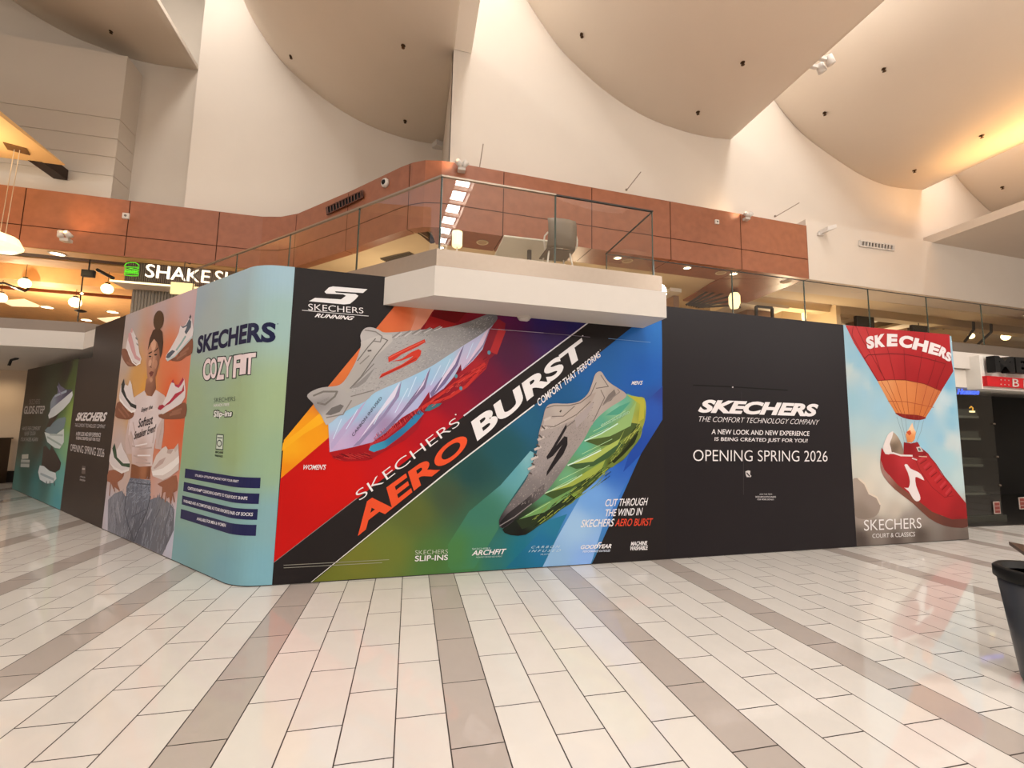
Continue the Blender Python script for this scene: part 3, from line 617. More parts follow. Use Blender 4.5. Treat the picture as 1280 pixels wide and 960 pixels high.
q = wall_spot((933, 272), 10.40, 'white spotlight at the terracotta panel, third from its right end', 2, ((-.5, .5, .8), (.6, .1, .6)), s=.75)
spot('spot_beam', q+Vector((-.1, -.25, .15)), q+Vector((-.5, .4, .4)), 30, (1, .68, .4), 100, 1)
q = wall_spot((83, 298), 14.45, 'white double spotlight casting an orange pool on the left terracotta', 2, ((-.2, .35, .9), (.4, .2, -.5)), 0.02, s=.95)
spot('spot_beam', q+Vector((0, -.28, .1)), q+Vector((.2, .5, .9)), 70, (1, .55, .2), 85, 1)
t = thing('security_box', at_y((548, 181), 15.0), 'small white box device at the foot of the second vault', 'device')
mb = MB(); mb.box(t.location, (.34, .3, .26), None, .5, None, .02); mb.build('housing', WHITE, t)
mb = MB(); mb.box(t.location+Vector((.12, .1, .0)), (.12, .12, .1), None, .5); mb.build('mount', GREYMETAL, t)
t = thing('wall_floodlight', at_y((1027, 292), 10.52), 'white wedge floodlight on the white wall, right of the terracotta end', 'spotlight')
mb = MB(); q = t.location; mb.prism([q+Vector((-.15, 0, -.08)), q+Vector((.15, -.05, .04)), q+Vector((.15, -.05, .16)), q+Vector((-.13, 0, .07))], (0, -.34, 0)); mb.build('housing', WHITE, t)
mb = MB(); mb.box(q+Vector((-.1, .12, -.05)), (.2, .4, .1)); mb.build('bracket', WHITE, t)
def mini(p, y0, label, sl=SL, s=.13):
    t = thing('wall_sensor', at_y(p, y0, sl), label, 'sensor'); mb = MB(); mb.box(t.location, (s, .06, s), None, 0, None, .01); mb.build('housing', WHITE, t)
    mb = MB(); mb.lathe([(s*.2, .03), (s*.2, .04)], t.location, GREYMETAL, 10, (0, -1, 0)); mb.build('eye', GREYMETAL, t)
mini((157.5, 270), 14.72, 'small white sensor on the left terracotta panel seam', .02, .17)
mini((896, 277.5), 10.46, 'small white square sensor on the right terracotta panels')
def on_angle(p, off=0.0):
    # angled face between (-2.9, 13.58) and (-1.1, 11.68)
    a = Vector((-2.9, 13.58, 0)); nn = Vector((13.58-11.68, -1.1+2.9, 0)).normalized(); d = ray(p); k_ = ((a-CAM).dot(nn)-off)/d.dot(nn); return CAM+d*k_, -nn
t = thing('dome_camera', on_angle((482, 229), .03)[0], 'round white dome camera on the angled terracotta face', 'camera')
dn = Vector((-.70, -.71, 0)); q = at_z((482, 229), 7.93); 
q, nn = on_angle((482, 229), .03)
mb = MB(); mb.lathe([(.12, -.02), (.12, .04), (.10, .07)], q, WHITE, 20, nn); mb.build('base', WHITE, t, True)
mb = MB(); mb.lathe([(.075, .06), (.05, .10), (.001, .115)], q, BLACK, 16, nn); mb.build('lens_dome', BLACK, t, True)
# slot grille in the angled face and grille in the white wall
t = thing('vent_grille', on_angle((430, 254))[0], 'dark slotted vent grille in the angled terracotta face', 'vent')
c4 = [on_angle(p, .015)[0] for p in ((408.5, 260), (454, 238.5), (454.5, 247), (409.5, 268.5))]
mb = MB(); mb.prism(c4, nn*.01, BLACK); mb.build('recess', BLACK, t)
mb = MB()
for i in range(12):
    f = (i+.5)/12; a = c4[0].lerp(c4[1], f); b_ = c4[3].lerp(c4[2], f); mb.tube([a+nn*.03, b_+nn*.03], .02, mat('grille_bronze', '#5c3323', .5), 4)
for i in range(4): mb.tube([c4[i]+nn*.02, c4[(i+1) % 4]+nn*.02], .02, MAT['grille_bronze'], 4)
mb.build('slats', MAT['grille_bronze'], t)
t = thing('vent_grille', at_y((1095, 307), 10.54), 'white louvred vent grille in the white wall right of the terracotta', 'vent')
c4 = [at_y(p, 10.515) for p in ((1074, 301), (1117, 307), (1116.5, 313.5), (1073.5, 307.5))]
mb = MB(); mb.prism(c4, (0, .01, 0)); mb.build('recess', mat('vent_dark', '#57493e', .7), t)
mb = MB()
for i in range(11):
    f = (i+.5)/11; mb.tube([c4[0].lerp(c4[1], f)+Vector((0, -.02, 0)), c4[3].lerp(c4[2], f)+Vector((0, -.02, 0))], .03, WHITE, 4)
for i in range(4): mb.tube([c4[i]+Vector((0, -.02, 0)), c4[(i+1) % 4]+Vector((0, -.02, 0))], .03, WHITE, 4)
mb.build('louvres', WHITE, t)
# thin antenna rods standing up behind the terracotta edge
RODM = mat('antenna_rod', '#8d7c6c', .5)
for (a, b_), lb, y0, sl in ((((599, 212), (604, 180)), 'thin upright antenna rod left of the wide wall, by the spotlight', 10.6, SL), (((783, 238), (801, 215)), 'thin slanted antenna rod above the middle terracotta panels', 10.6, SL), (((969, 271), (999, 253.5)), 'thin slanted antenna rod above the right terracotta end', 10.7, SL)):
    t = thing('antenna_rod', at_z(a, ZT), lb, 'antenna'); mb = MB(); f0 = at_z(a, ZT); mb.tube([f0, CAM+ray(b_)*(f0.y/ray(b_).y)], .014, RODM, 6); mb.build('rod', RODM, t)
    mb = MB(); mb.lathe([(.03, 0), (.03, .04), (.01, .05)], f0, RODM, 8); mb.build('foot', RODM, t)
# sprinkler heads under the vaults
def vhit(p, P):
    d = ray(p); t0 = 3.0
    def zz(x):
        for i in range(len(P)-1):
            if P[i][0] <= x <= P[i+1][0]: return P[i][1]+(P[i+1][1]-P[i][1])*(x-P[i][0])/(P[i+1][0]-P[i][0])
        return None
    while t0 < 30:
        q = CAM+d*t0; z = zz(q.x)
        if z is not None and q.z >= z: return q
        t0 += .01
    return None
SPK = mat('sprinkler_bronze', '#4f3a26', .4, metal=.6)
for P, pts, nm in ((dens(B1), ((139, 39),), 'first'), (dens(B2), ((364, 70.5), (504, 57), (506.5, 151)), 'second'), (dens(B3), ((727.5, 43.5), (928.5, 78), (872.5, 140)), 'third'), (dens(B4), ((1105, 86.5), (1031, 141.5), (1227, 169.5), (1143, 213)), 'fourth'), (dens(B5), ((1253, 234),), 'fifth')):
    where = {139: 'at far left', 364: 'nearest the curved edge', 504: 'upper of the right pair', 506: 'lowest', 727: 'nearest the left curved edge', 928: 'rightmost', 872: 'lowest', 1105: 'topmost', 1031: 'leftmost', 1227: 'in the orange glow at right', 1143: 'lowest, by the orange glow', 1253: 'above the right canopy'}
    for p in pts:
        q = vhit(p, P)
        if q is None: continue
        t = thing('sprinkler_head', q, 'dark sprinkler under the %s vault from left, %s' % (nm, where[int(p[0])]), 'sprinkler', 'sprinkler heads under the hanging vaults')
        mb = MB(); mb.lathe([(.055, .03), (.06, -.008), (.022, -.02), (.022, -.06), (.045, -.07), (.001, -.08)], q, SPK, 12); mb.build('head', SPK, t)
# pair of spotlights on the edge of the third vault
for i, (p, lb) in enumerate((((1022, 84), 'white spotlight on the third vault edge, lower of the pair'), ((1033, 74), 'white spotlight on the third vault edge, upper of the pair'))):
    q = at_z(p, 11.15); t = thing('track_spotlight', q, lb, 'spotlight')
    mb = MB(); mb.lathe([(.05, .12), (.09, .1), (.1, -.12), (.08, -.13)], q+Vector((.1, 0, 0)), WHITE, 14, (-.5, 0, 1)); mb.build('lamp_head', WHITE, t, True)
    mb = MB(); mb.box(Vector((9.60, q.y, 11.14)), (.40, .08, .08)); mb.build('bracket', WHITE, t)

# ------------------------------------------------------------------ ground floor left: passage under the slab
mb = MB(); mb.box((-28, 15.85, 1.6), (36.5, .3, 3.2)); mb.build('wall_passage', mat('passage_wall', '#cdb9a2', .8, noise=.01), kind='structure')
mb = MB(); mb.box((-28, 15.68, .16), (36.6, .04, .32)); mb.build('baseboard_passage', mat('dark_base', '#1f1815', .4), kind='structure')
mb = MB(); mb.box((-11.7, 15.3, 1.6), (.3, 1.0, 3.2)) if False else None; mb.bm.free()
t = thing('brown_cabinet', at_y((2, 600), 15.2, 0), 'brown cabinet at the far left end of the passage', 'cabinet')
a = at_y((-12, 600), 15.2, 0); b_ = at_y((-2, 549), 15.2, 0)
mb = MB(); mb.box(((a.x+b_.x)/2, 15.4, b_.z/2), (b_.x-a.x, .45, b_.z), None, 0, None, .01); mb.build('body', mat('cabinet_brown', '#54402f', .5), t)
mb = MB(); mb.box(((a.x+b_.x)/2, 15.4, b_.z+.02), (b_.x-a.x+.04, .5, .04)); mb.build('top', mat('cabinet_top', '#41301f', .4), t)
t = thing('ceiling_bracket', at_z((14, 452), 3.19), 'curved dark bracket hanging from the passage ceiling', 'bracket')
for pts in (((22, 448), (14, 450), (11, 457)), ((23.5, 440), (29, 441), (26, 445))):
    mb = MB(); q = [at_y(p, 12.6, 0) for p in pts]; mb.tube([Vector((q[0].x, q[0].y, 3.19))]+q, .03, DARKMETAL, 6); mb.build('arm', DARKMETAL, t)
spot('passage_lamp', (-11.6, 14.7, 3.1), (-11.2, 15.7, 1.2), 60, (1, .78, .52), 110, 1)
point('passage_fill', (-15, 12.5, 2.9), 40, (1, .8, .6), .3)

# ------------------------------------------------------------------ ground floor right: shop front
def sf(p, y0=6.55): return at_y(p, y0)
mb = MB()
FAS = mat('fascia_white', '#d8d0c6', .5)
a = sf((1185, 436)); 
mb.prism([(10.2, YW(10.2, 6.50), 2.80), (20, YW(20, 6.50), 2.80), (20, YW(20, 7.0), 2.80), (10.2, YW(10.2, 7.0), 2.80)], (0, 0, .38))
mb.prism([(10.2, YW(10.2, 6.50), 3.19), (20, YW(20, 6.50), 3.19), (20, YW(20, 6.95), 3.19), (10.2, YW(10.2, 6.95), 3.19)], (0, 0, .36))
mb.build('wall_shop_fascia', FAS, kind='structure')
t = thing('shop_window', sf((1213, 654)), 'dark glass shop window pane beside the balloon poster', 'shop window')
g0, g1 = sf((1180, 654)).x, sf((1254, 652)).x
mb = MB(); mb.face([(g0, YW(g0, 6.55), .14), (g1, YW(g1, 6.55), .14), (g1, YW(g1, 6.55), 2.82), (g0, YW(g0, 6.55), 2.82)]); mb.build('glass', SHOPGLASS, t)
mb = MB(); mb.box(((g0+g1)/2, YW((g0+g1)/2, 6.56), .07), (g1-g0+.12, .1, .14), None, math.atan(SL)); mb.build('plinth', mat('shop_plinth', '#3b3a33', .4), t)
mb = MB()
for z in (.75, 1.35, 2.05): mb.lathe([(.02, 0), (.02, .03)], (g1-.03, YW(g1, 6.54), z), STEEL, 10, (0, -1, 0))
mb.build('glass_clamps', STEEL, t)
DK = mat('shop_dark', '#151413', .5)
mb = MB(); mb.box((17, 10.6, 1.5), (16, .2, 3.2)); mb.box((9.9, 8.6, 1.5), (.2, 3.8, 3.2)); mb.build('wall_shop', DK, kind='structure')
mb = MB(); mb.box((16, 8.7, .005), (13, 3.9, .01)); mb.build('floor_shop', mat('shop_floor', '#2a2725', .3), kind='structure')
for i, (z, lb) in enumerate(((.55, 'lowest dark display shelf behind the shop glass'), (1.15, 'second dark display shelf behind the shop glass'), (1.72, 'third dark display shelf behind the shop glass'), (2.2, 'top dark display shelf behind the shop glass'))):
    t = thing('display_shelf', (11.2, 7.6, z), lb, 'shelf', 'display shelves behind the shop glass')
    mb = MB(); mb.box((11.2, 7.55, z), (2.0, .5, .05)); mb.build('board', mat('shelf_grey', '#5a5a52', .5), t)
    mb = MB(); mb.box((11.2, 7.32, z+.10), (1.9, .03, .14)); mb.build('back_rail', mat('shelf_dark', '#30302c', .5), t)
t = thing('display_backdrop', (11.2, 7.9, 0), 'grey green display backdrop panel behind the shop glass', 'backdrop')
mb = MB(); mb.box((11.2, 7.95, 1.4), (2.2, .06, 2.7)); mb.build('panel', mat('backdrop_green', '#a3a593', .6, noise=.15, nscale=2), t)
spot('backdrop_fill', (11.3, 7.25, 2.74), (11.2, 7.95, 1.1), 140, (1, .93, .82), 130, 1, .02)  # unseen spot added to brighten the backdrop
# neon in the window
NEON = mat('blue_neon', '#6d8cff', .5, emit='#4a6cff', estr=1.7)
t = thing('neon_sign', sf((1210, 490), 6.7), 'blue neon word sign inside the shop window', 'neon sign')
mb = MB(); sign_letters(mb, 'Homme', sf((1196, 493), 6.7), sf((1223, 493.5), 6.7), sf((1196, 486), 6.7), .02, NEON, .015, .25); mb.build('lettering', NEON, t)
t = thing('window_light', sf((1215, 512), 6.75), 'small lit lamp behind the shop window under the neon', 'lamp')
mb = MB(); q = sf((1215, 514.5), 6.75); mb.box(q, (.13, .03, .035)); mb.build('lit_bar', LANTERN, t)
mb = MB(); mb.tube([sf((1212, 510), 6.75), sf((1214, 508), 6.75), sf((1216, 510), 6.75), sf((1216, 513), 6.75)], .012, mat('amber', '#d8a040', .4, emit='#e0a030', estr=1.2), 6); mb.build('bulb', MAT['amber'], t)
RED = mat('sign_red', '#c4121c', .4)
for p, lb in (((1246, 634.5), 'small red square notice at the foot of the shop window'), ((1277.5, 629), 'small red square notice at the frame edge beside the shop door')):
    t = thing('window_notice', sf(p, 6.53), lb, 'notice'); c = sf(p, 6.53)
    mb = MB(); mb.box(c, (.19, .012, .25), None, math.atan(SL)); mb.build('plate', mat('notice_frame', '#b8a49a', .5), t)
    mb = MB(); mb.box(c+Vector((0, -.008, 0)), (.15, .006, .21), None, math.atan(SL)); mb.build('print', mat('notice_red', '#7d332c', .5), t)
    mb = MB()
    for dz in (-.045, .035): mb.box(c+Vector((0, -.013, dz)), (.14, .004, .012), None, math.atan(SL))
    mb.build('rule_lines', MAT['notice_frame'], t)
# shop sign box with dimensional letters
t = thing('shop_sign', sf((1228, 486), 6.2), 'white shop sign box with big black letters above a red band', 'sign')
x0 = sf((1226, 470), 6.25).x; z0, z1 = sf((1228, 486), 6.25).z, sf((1224, 444), 6.25).z
mb = MB(); mb.prism([(x0, YW(x0, 6.25), z0), (15.5, YW(15.5, 6.25), z0), (15.5, YW(15.5, 6.5), z0), (x0, YW(x0, 6.5), z0)], (0, 0, z1-z0)); mb.build('box', mat('sign_white', '#e8e2da', .4), t)
mb = MB(); sign_letters(mb, 'MENS', sf((1234, 466), 6.2), sf((1314, 470), 6.2), sf((1232, 445.5), 6.2), .14, BLACK, .045); mb.build('lettering', BLACK, t, label='big black dimensional letters')
mb = MB(); a = sf((1232.5, 482.5), 6.2); b_ = sf((1320, 490), 6.2); zz1 = sf((1232.5, 470), 6.2).z
mb.prism([(a.x, YW(a.x, 6.17), a.z), (15.2, YW(15.2, 6.17), a.z), (15.2, YW(15.2, 6.26), a.z), (a.x, YW(a.x, 6.26), a.z)], (0, 0, zz1-a.z)); mb.build('red_band', RED, t, label='red lower band')
mb = MB()
for i in range(3):
    for j in range(2): mb.lathe([(.012, 0), (.012, .008)], sf((1251+i*4.8, 474.8+j*5.6+i*.4), 6.16), WHITE, 8, (0, -1, 0))
sign_letters(mb, 'B I', sf((1265.5, 483.2), 6.165), sf((1281, 484.5), 6.165), sf((1265.3, 473.5), 6.165), .01, WHITE, .0); mb.build('band_lettering', WHITE, t)
# bin and table corner at the right frame edge
rc = at_z((1263.5, 714), .78); c = Vector((rc.x, rc.y, 0))+Vector((.975, -.222, 0))*.27
BINM = mat('bin_body', '#3a3b40', .35, spec=.5)
t = thing('litter_bin', c, 'dark tapered litter bin with black rim cut by the right frame edge', 'litter bin')
mb = MB(); mb.lathe([(.17, 0), (.185, .02), (.262, .72)], c, BINM, 36); mb.build('body', BINM, t, True)
mb = MB(); mb.lathe([(.262, .70), (.278, .71), (.278, .775), (.262, .79), (.235, .785), (.225, .74)], c, BLACK, 36); mb.build('rim', BLACK, t, True)
mb = MB(); mb.lathe([(.225, .74), (.05, .70), (.001, .70)], c, mat('bin_liner', '#5b4b42', .6), 24); mb.build('liner', MAT['bin_liner'], t, True)
q = at_z((1261, 677), .74); t = thing('cafe_table', Vector((q.x+.35, q.y-.1, 0)), 'dark wooden table corner cut by the right frame edge, behind the bin', 'table')
TBL = mat('table_wood', '#4a3325', .4, noise=.1)
v1 = (at_z((1290, 697), .74)-q); v1.z = 0; v1 = v1.normalized(); v2 = (at_z((1290, 682.5), .74)-q); v2.z = 0; v2 = v2.normalized()
mb = MB(); mb.prism([q, q+v1*.7, q+v1*.7+v2*.7, q+v2*.7], (0, 0, -.03)); mb.build('tabletop', TBL, t)
cc = q+v1*.35+v2*.35
mb = MB(); mb.tube([(cc.x, cc.y, .02), (cc.x, cc.y, .72)], .035, DARKMETAL, 10); mb.build('column', DARKMETAL, t)
mb = MB(); mb.lathe([(.24, 0), (.24, .015), (.05, .03)], (cc.x, cc.y, 0), DARKMETAL, 20); mb.build('base', DARKMETAL, t)
# ------------------------------------------------------------------ the hoarding: a wall that turns through a rounded corner
dL = Vector((0.68072, -0.73254)); aL = Vector((-2.69, 6.445)); dFr = Vector((1, SL)).normalized(); YB = 5.49867
den = dL.y-SL*dL.x; tk = (YB+SL*aL.x-aL.y)/den; KP = aL+dL*tk                    # where the two faces would meet
TT = .25; nL = Vector((dL.y, -dL.x)); nF = Vector((dFr.y, -dFr.x))
aNL = math.atan2(nL.y, nL.x); aNF = math.atan2(nF.y, nF.x); TH = aNF-aNL; RR = TT/math.tan(TH/2)
CC = KP-dL*TT-nL*RR
def sz3(s, z, off=0.0):
    if s <= -TT: p = KP+dL*s+nL*off
    elif s >= TT: p = KP+dFr*s+nF*off
    else:
        a = aNL+TH*(s+TT)/(2*TT); p = CC+Vector((math.cos(a), math.sin(a)))*(RR+off)
    return Vector((p.x, p.y, z))
def sz(p):
    d = ray(p); d2 = Vector((d.x, d.y))
    t = KP.dot(nF)/d2.dot(nF) if d2.dot(nF) else -1
    if t > 0:
        s = (d2*t-KP).dot(dFr)
        if s >= TT: return s, CH+d.z*t
    t = KP.dot(nL)/d2.dot(nL)
    s = (d2*t-KP).dot(dL)
    if s <= -TT: return s, CH+d.z*t
    A = d2.dot(d2); B = -2*d2.dot(CC); C_ = CC.dot(CC)-RR*RR; D = max(0, B*B-4*A*C_); t = (-B-math.sqrt(D))/(2*A)
    q = d2*t-CC; a = math.atan2(q.y, q.x); return -TT+2*TT*(a-aNL)/TH, CH+d.z*t
def mixc(cs, s, z):
    w = 0; r = [0, 0, 0]
    for (cs_, cz, c) in cs:
        q = 1.0/((s-cs_)**2+(z-cz)**2+.0025)**1.5; w += q
        for i in range(3): r[i] += c[i]*q
    return tuple(v/w for v in r)
CNT = {}
def tint(c):
    r, g, b_ = c; return (r*.98, g, min(1, b_*1.08))
class Art:
    """one printed motif: patches of ink laid on the board"""
    def __init__(s, name, parent, label=None, clip=None): s.name = name; s.parent = parent; s.label = label; s.v = []; s.f = []; s.c = []; s.clip = clip
    def _add(s, bm, col, layer):
        CNT[s.parent.name] = CNT.get(s.parent.name, 0)+1; off = .0012+.0006*layer+.00001*CNT[s.parent.name]; bm.verts.ensure_lookup_table(); bm.verts.index_update(); o = len(s.v)
        if isinstance(col, str): c0 = tint(lin(v) for v in hx(col)); fn = lambda a, b_: c0
        else:
            cs = [(*sz((c[0], c[1])), hx(c[2])) for c in col]; fn = lambda a, b_: tint(lin(max(0, min(255, v))) for v in mixc(cs, a, b_))
        for v in bm.verts:
            a, b_ = v.co.x, v.co.y
            s.c.append(fn(a, b_))
            if s.clip: a = min(max(a, s.clip[0]), s.clip[1])
            b_ = max(b_, .012)
            s.v.append(sz3(a, b_, off))
        for f in bm.faces: s.f.append([o+v.index for v in f.verts])
        bm.free()
    def _cut(s, bm, g):
        xs = [v.co.x for v in bm.verts]; ys = [v.co.y for v in bm.verts]
        cuts = []
        if g:
            k_ = math.ceil(min(xs)/g)
            while k_*g < max(xs): cuts.append(((k_*g, 0, 0), (1, 0, 0))); k_ += 1
            k_ = math.ceil(min(ys)/g)
            while k_*g < max(ys): cuts.append(((0, k_*g, 0), (0, 1, 0))); k_ += 1
        if min(xs) < TT and max(xs) > -TT:
            for i in range(11): cuts.append(((-TT+2*TT*i/10, 0, 0), (1, 0, 0)))
        for co, no in cuts:
            bmesh.ops.bisect_plane(bm, geom=bm.verts[:]+bm.edges[:]+bm.faces[:], plane_co=co, plane_no=no, dist=1e-5)
    def polysz(s, pts, col, layer=2, g=None):
        bm = bmesh.new(); vs = [bm.verts.new((a, b_, 0)) for a, b_ in pts]
        for t in tessellate_polygon([[v.co for v in vs]]):
            try: bm.faces.new([vs[i] for i in t])
            except ValueError: pass
        s._cut(bm, g); s._add(bm, col, layer); return s
    def p(s, pts, col, layer=2, g=None, smooth=0):
        if g is None and not isinstance(col, str): g = .08
        if smooth: pts = smoothed(pts, smooth)
        return s.polysz([sz(q) for q in pts], col, layer, g)
    def line(s, pts, w, col, layer=3):
        """a stroke w metres wide along pts"""
        q = [Vector(sz(p)) for p in pts]
        for i in range(len(q)-1):
            d = (q[i+1]-q[i])
            if d.length < 1e-6: continue
            d.normalize(); n = Vector((-d.y, d.x))*w/2; e = d*w*.3
            s.polysz([(q[i]-e+n)[:], (q[i]-e-n)[:], (q[i+1]+e-n)[:], (q[i+1]+e+n)[:]], col, layer)
        return s
    def knit(s, pts, cols, n, ln, w, layer, ang, seed=1):
        """short yarn strokes scattered inside an outline"""
        rnd = random.Random(seed); q = [Vector(sz(p)) for p in pts]
        xs = [v.x for v in q]; ys = [v.y for v in q]
        def inside(x, y):
            c = False
            for i in range(len(q)):
                a, b_ = q[i-1], q[i]
                if (a.y > y) != (b_.y > y) and x < (b_.x-a.x)*(y-a.y)/(b_.y-a.y)+a.x: c = not c
            return c
        k_ = 0; lists = {c: bmesh.new() for c in cols}
        while k_ < n:
            x, y = rnd.uniform(min(xs), max(xs)), rnd.uniform(min(ys), max(ys))
            if not inside(x, y): continue
            k_ += 1; a = ang+rnd.uniform(-.25, .25); d = Vector((math.cos(a), math.sin(a)))*ln*rnd.uniform(.5, 1)/2; e = Vector((-d.y, d.x)).normalized()*w/2; c = Vector((x, y)); bm = lists[rnd.choice(cols)]
            bm.faces.new([bm.verts.new((*v, 0)) for v in (c-d-e, c+d-e, c+d+e, c-d+e)])
        for c, bm in lists.items(): s._add(bm, c, layer)
        return s
    def ell(s, c, rx, ry, col, layer=2, rot=0.0, n=18, g=None):
        cr, sr = math.cos(rot), math.sin(rot)
        return s.p([(c[0]+rx*math.cos(2*math.pi*i/n)*cr-ry*math.sin(2*math.pi*i/n)*sr, c[1]+rx*math.cos(2*math.pi*i/n)*sr+ry*math.sin(2*math.pi*i/n)*cr) for i in range(n)], col, layer, g)
    def text(s, st_, quad, col, layer=4, bold=0.0, shear=0.0, res=4, grow=0.0):
        """quad = tl, tr, br, bl"""
        vs, fs = text_mesh(st_, bold, shear, res); tl, tr, br, bl = [Vector(sz(p)) for p in quad]
        bm = bmesh.new(); bv = []
        for x, y, _ in vs:
            q = (bl*(1-x)+br*x)*(1-y)+(tl*(1-x)+tr*x)*y; bv.append(bm.verts.new((q.x, q.y, 0)))
        for f in fs:
            try: bm.faces.new([bv[i] for i in f])
            except ValueError: pass
        s._cut(bm, None); s._add(bm, col, layer); return s
    def build(s):
        me = bpy.data.meshes.new(s.name); me.from_pydata([tuple(v) for v in s.v], [], s.f); at = me.color_attributes.new('ink', 'FLOAT_COLOR', 'POINT')
        for i, c in enumerate(s.c): at.data[i].color = (*c, 1)
        me.materials.append(PRINT); o = link(s.name, me); o.parent = s.parent; o.matrix_parent_inverse = s.parent.matrix_world.inverted()
        if s.label: o['label'] = s.label
        return o
def smoothed(P, n=4, closed=True):
    P = [Vector(p) for p in P]; out = []; m_ = len(P)
    for i in range(m_):
        p0, p1, p2, p3 = P[i-1], P[i], P[(i+1) % m_], P[(i+2) % m_]
        for j in range(n):
            t = j/n; out.append(tuple(.5*((2*p1)+(p2-p0)*t+(2*p0-5*p1+4*p2-p3)*t*t+(3*p1-p0-3*p2+p3)*t**3)))
    return out
def Z(ox, oy, k_): return lambda *a: [(ox+x/k_, oy+y/k_) for x, y in a]
def Q(f, *a): return f(*a)
HT = 3.545
def panel(name, s0, s1, tops, label, bgcol, g=.12):
    """one hoarding board from s0 to s1; tops = [(s, z), ...] is its upper outline"""
    mid = sz3((s0+s1)/2, 0, 0); t = thing(name, mid, label, 'hoarding panel', 'printed panels of the shop hoarding')
    ss = sorted({s0, s1} | {q[0] for q in tops} | {-TT+2*TT*i/10 for i in range(11) if s0 < -TT+2*TT*i/10 < s1})
    mb = MB()
    tops = sorted(tops, key=lambda q: q[0])
    def segs():
        out = []
        for i in range(len(tops)-1):
            if tops[i+1][0]-tops[i][0] > 1e-6:
                sub = [q for q in ss if tops[i][0] <= q <= tops[i+1][0]]
                for a, b_ in zip(sub[:-1], sub[1:]):
                    f = lambda q: tops[i][1]+(tops[i+1][1]-tops[i][1])*(q-tops[i][0])/(tops[i+1][0]-tops[i][0])
                    out.append((a, b_, f(a), f(b_)))
        return out
    SG = segs()
    for a, b_, za, zb in SG:
        a_, b2 = (a+.0015 if a == s0 else a), (b_-.0015 if b_ == s1 else b_)
        q = [sz3(a_, .004, 0), sz3(b2, .004, 0), sz3(b2, zb, 0), sz3(a_, za, 0)]; r = [sz3(a_, .004, -.07), sz3(b2, .004, -.07), sz3(b2, zb, -.07), sz3(a_, za, -.07)]
        mb.face(q); mb.face(r[::-1]); mb.face([q[3], q[2], r[2], r[3]]); mb.face([q[0], r[0], r[1], q[1]])
        if a == s0: mb.face([q[0], q[3], r[3], r[0]])
        if b_ == s1: mb.face([q[1], r[1], r[2], q[2]])
    mb.build('board', BOARD, t)
    A = Art('printed_backdrop', t)
    for a, b_, za, zb in SG: A.polysz([(a, .004), (b_, .004), (b_, zb), (a, za)], bgcol, 0, g if not isinstance(bgcol, str) else None)
    A.build(); return t
S_END = sz((15, 611))[0]; S_GB = sz((75.5, 636))[0]; S_BW = sz((127.5, 661))[0]; S_WC = sz((214.5, 698))[0]; S_CA = sz((340, 731))[0]; S_AB = sz((828, 450))[0]; S_BB = sz((1071, 685))[0]; S_R = sz((1211, 672.5))[0]
S_N = sz((118.5, 420))[0]; S_B0 = sz((491.5, 365))[0]; S_B1 = KP.x and (3.175-KP.x)/dFr.x
INKB = '#262120'
# ---- far left: trail shoe poster
t = panel('hoarding_panel', S_END, S_GB, [(S_END, 3.08), (S_GB, 3.0)], 'far left hoarding panel with three stacked shoes on a dark to teal print',
  [(40, 470, '#3a2f27'), (85, 460, '#332a24'), (30, 540, '#37342c'), (40, 500, '#33291f'), (88, 480, '#4a5a2a'), (90, 520, '#86a04a'), (85, 560, '#7fae7e'), (78, 600, '#6aa7a0'), (72, 630, '#4d9aa0'), (45, 615, '#3f7a78'), (20, 605, '#4f7a70'), (30, 575, '#3d5a4e'), (55, 590, '#3f6660'), (50, 540, '#3a3a30')])
z6 = Z(0, 440, 4.8)
A = Art('printed_shoe', t, 'stack of three printed shoes')
A.p(z6((352, 180), (365, 205), (400, 225), (435, 225), (425, 275), (385, 320), (340, 350), (300, 365), (305, 300), (320, 270), (345, 250)), [(74, 480, '#6a6478'), (88, 490, '#4d4858'), (66, 505, '#8d97a2')], 2, .05)
A.p(z6((435, 235), (438, 260), (420, 300), (380, 345), (330, 385), (295, 400), (290, 380), (310, 340), (370, 290)), '#d4d6d2', 3)
A.line(z6((330, 265), (400, 235)), .05, '#a9b4bd', 4).line(z6((345, 205), (370, 260)), .04, '#8c86a0', 4)
A.p(z6((280, 450), (300, 400), (355, 370), (330, 410), (300, 450)), '#3c302c', 4)
A.p(z6((270, 470), (300, 440), (350, 400), (390, 390), (398, 400), (385, 455), (340, 490), (290, 500)), '#74858a', 3)
A.p(z6((268, 480), (330, 500), (385, 460), (385, 540), (360, 580), (330, 575), (285, 540)), '#cfd6cf', 4)
A.line(z6((285, 510), (370, 560)), .04, '#9fb0a6', 5).line(z6((300, 495), (378, 500)), .04, '#aab5ae', 5)
A.p(z6((262, 570), (275, 560), (300, 590), (310, 560), (345, 620), (368, 665), (360, 705), (330, 725), (290, 705), (250, 680)), '#3f3631', 3)
A.p(z6((240, 680), (265, 685), (300, 715), (335, 725), (340, 760), (320, 785), (280, 790), (240, 765), (230, 720)), '#d5dad6', 4)
A.line(z6((245, 730), (325, 765)), .05, '#a4b2b4', 5)
for x in (255, 280, 300, 325): A.line(z6((x, 778), (x+4, 800)), .05, '#4b5c5e', 5)
A.build()
A = Art('lettering', t)
A.text('SKECHERS', z6((178, 285), (243, 282), (240, 312), (175, 315)), '#8d8680')
A.text('GLIDE-STEP', z6((150, 325), (272, 322), (266, 370), (143, 372)), '#cfc9c2', 4, .02)
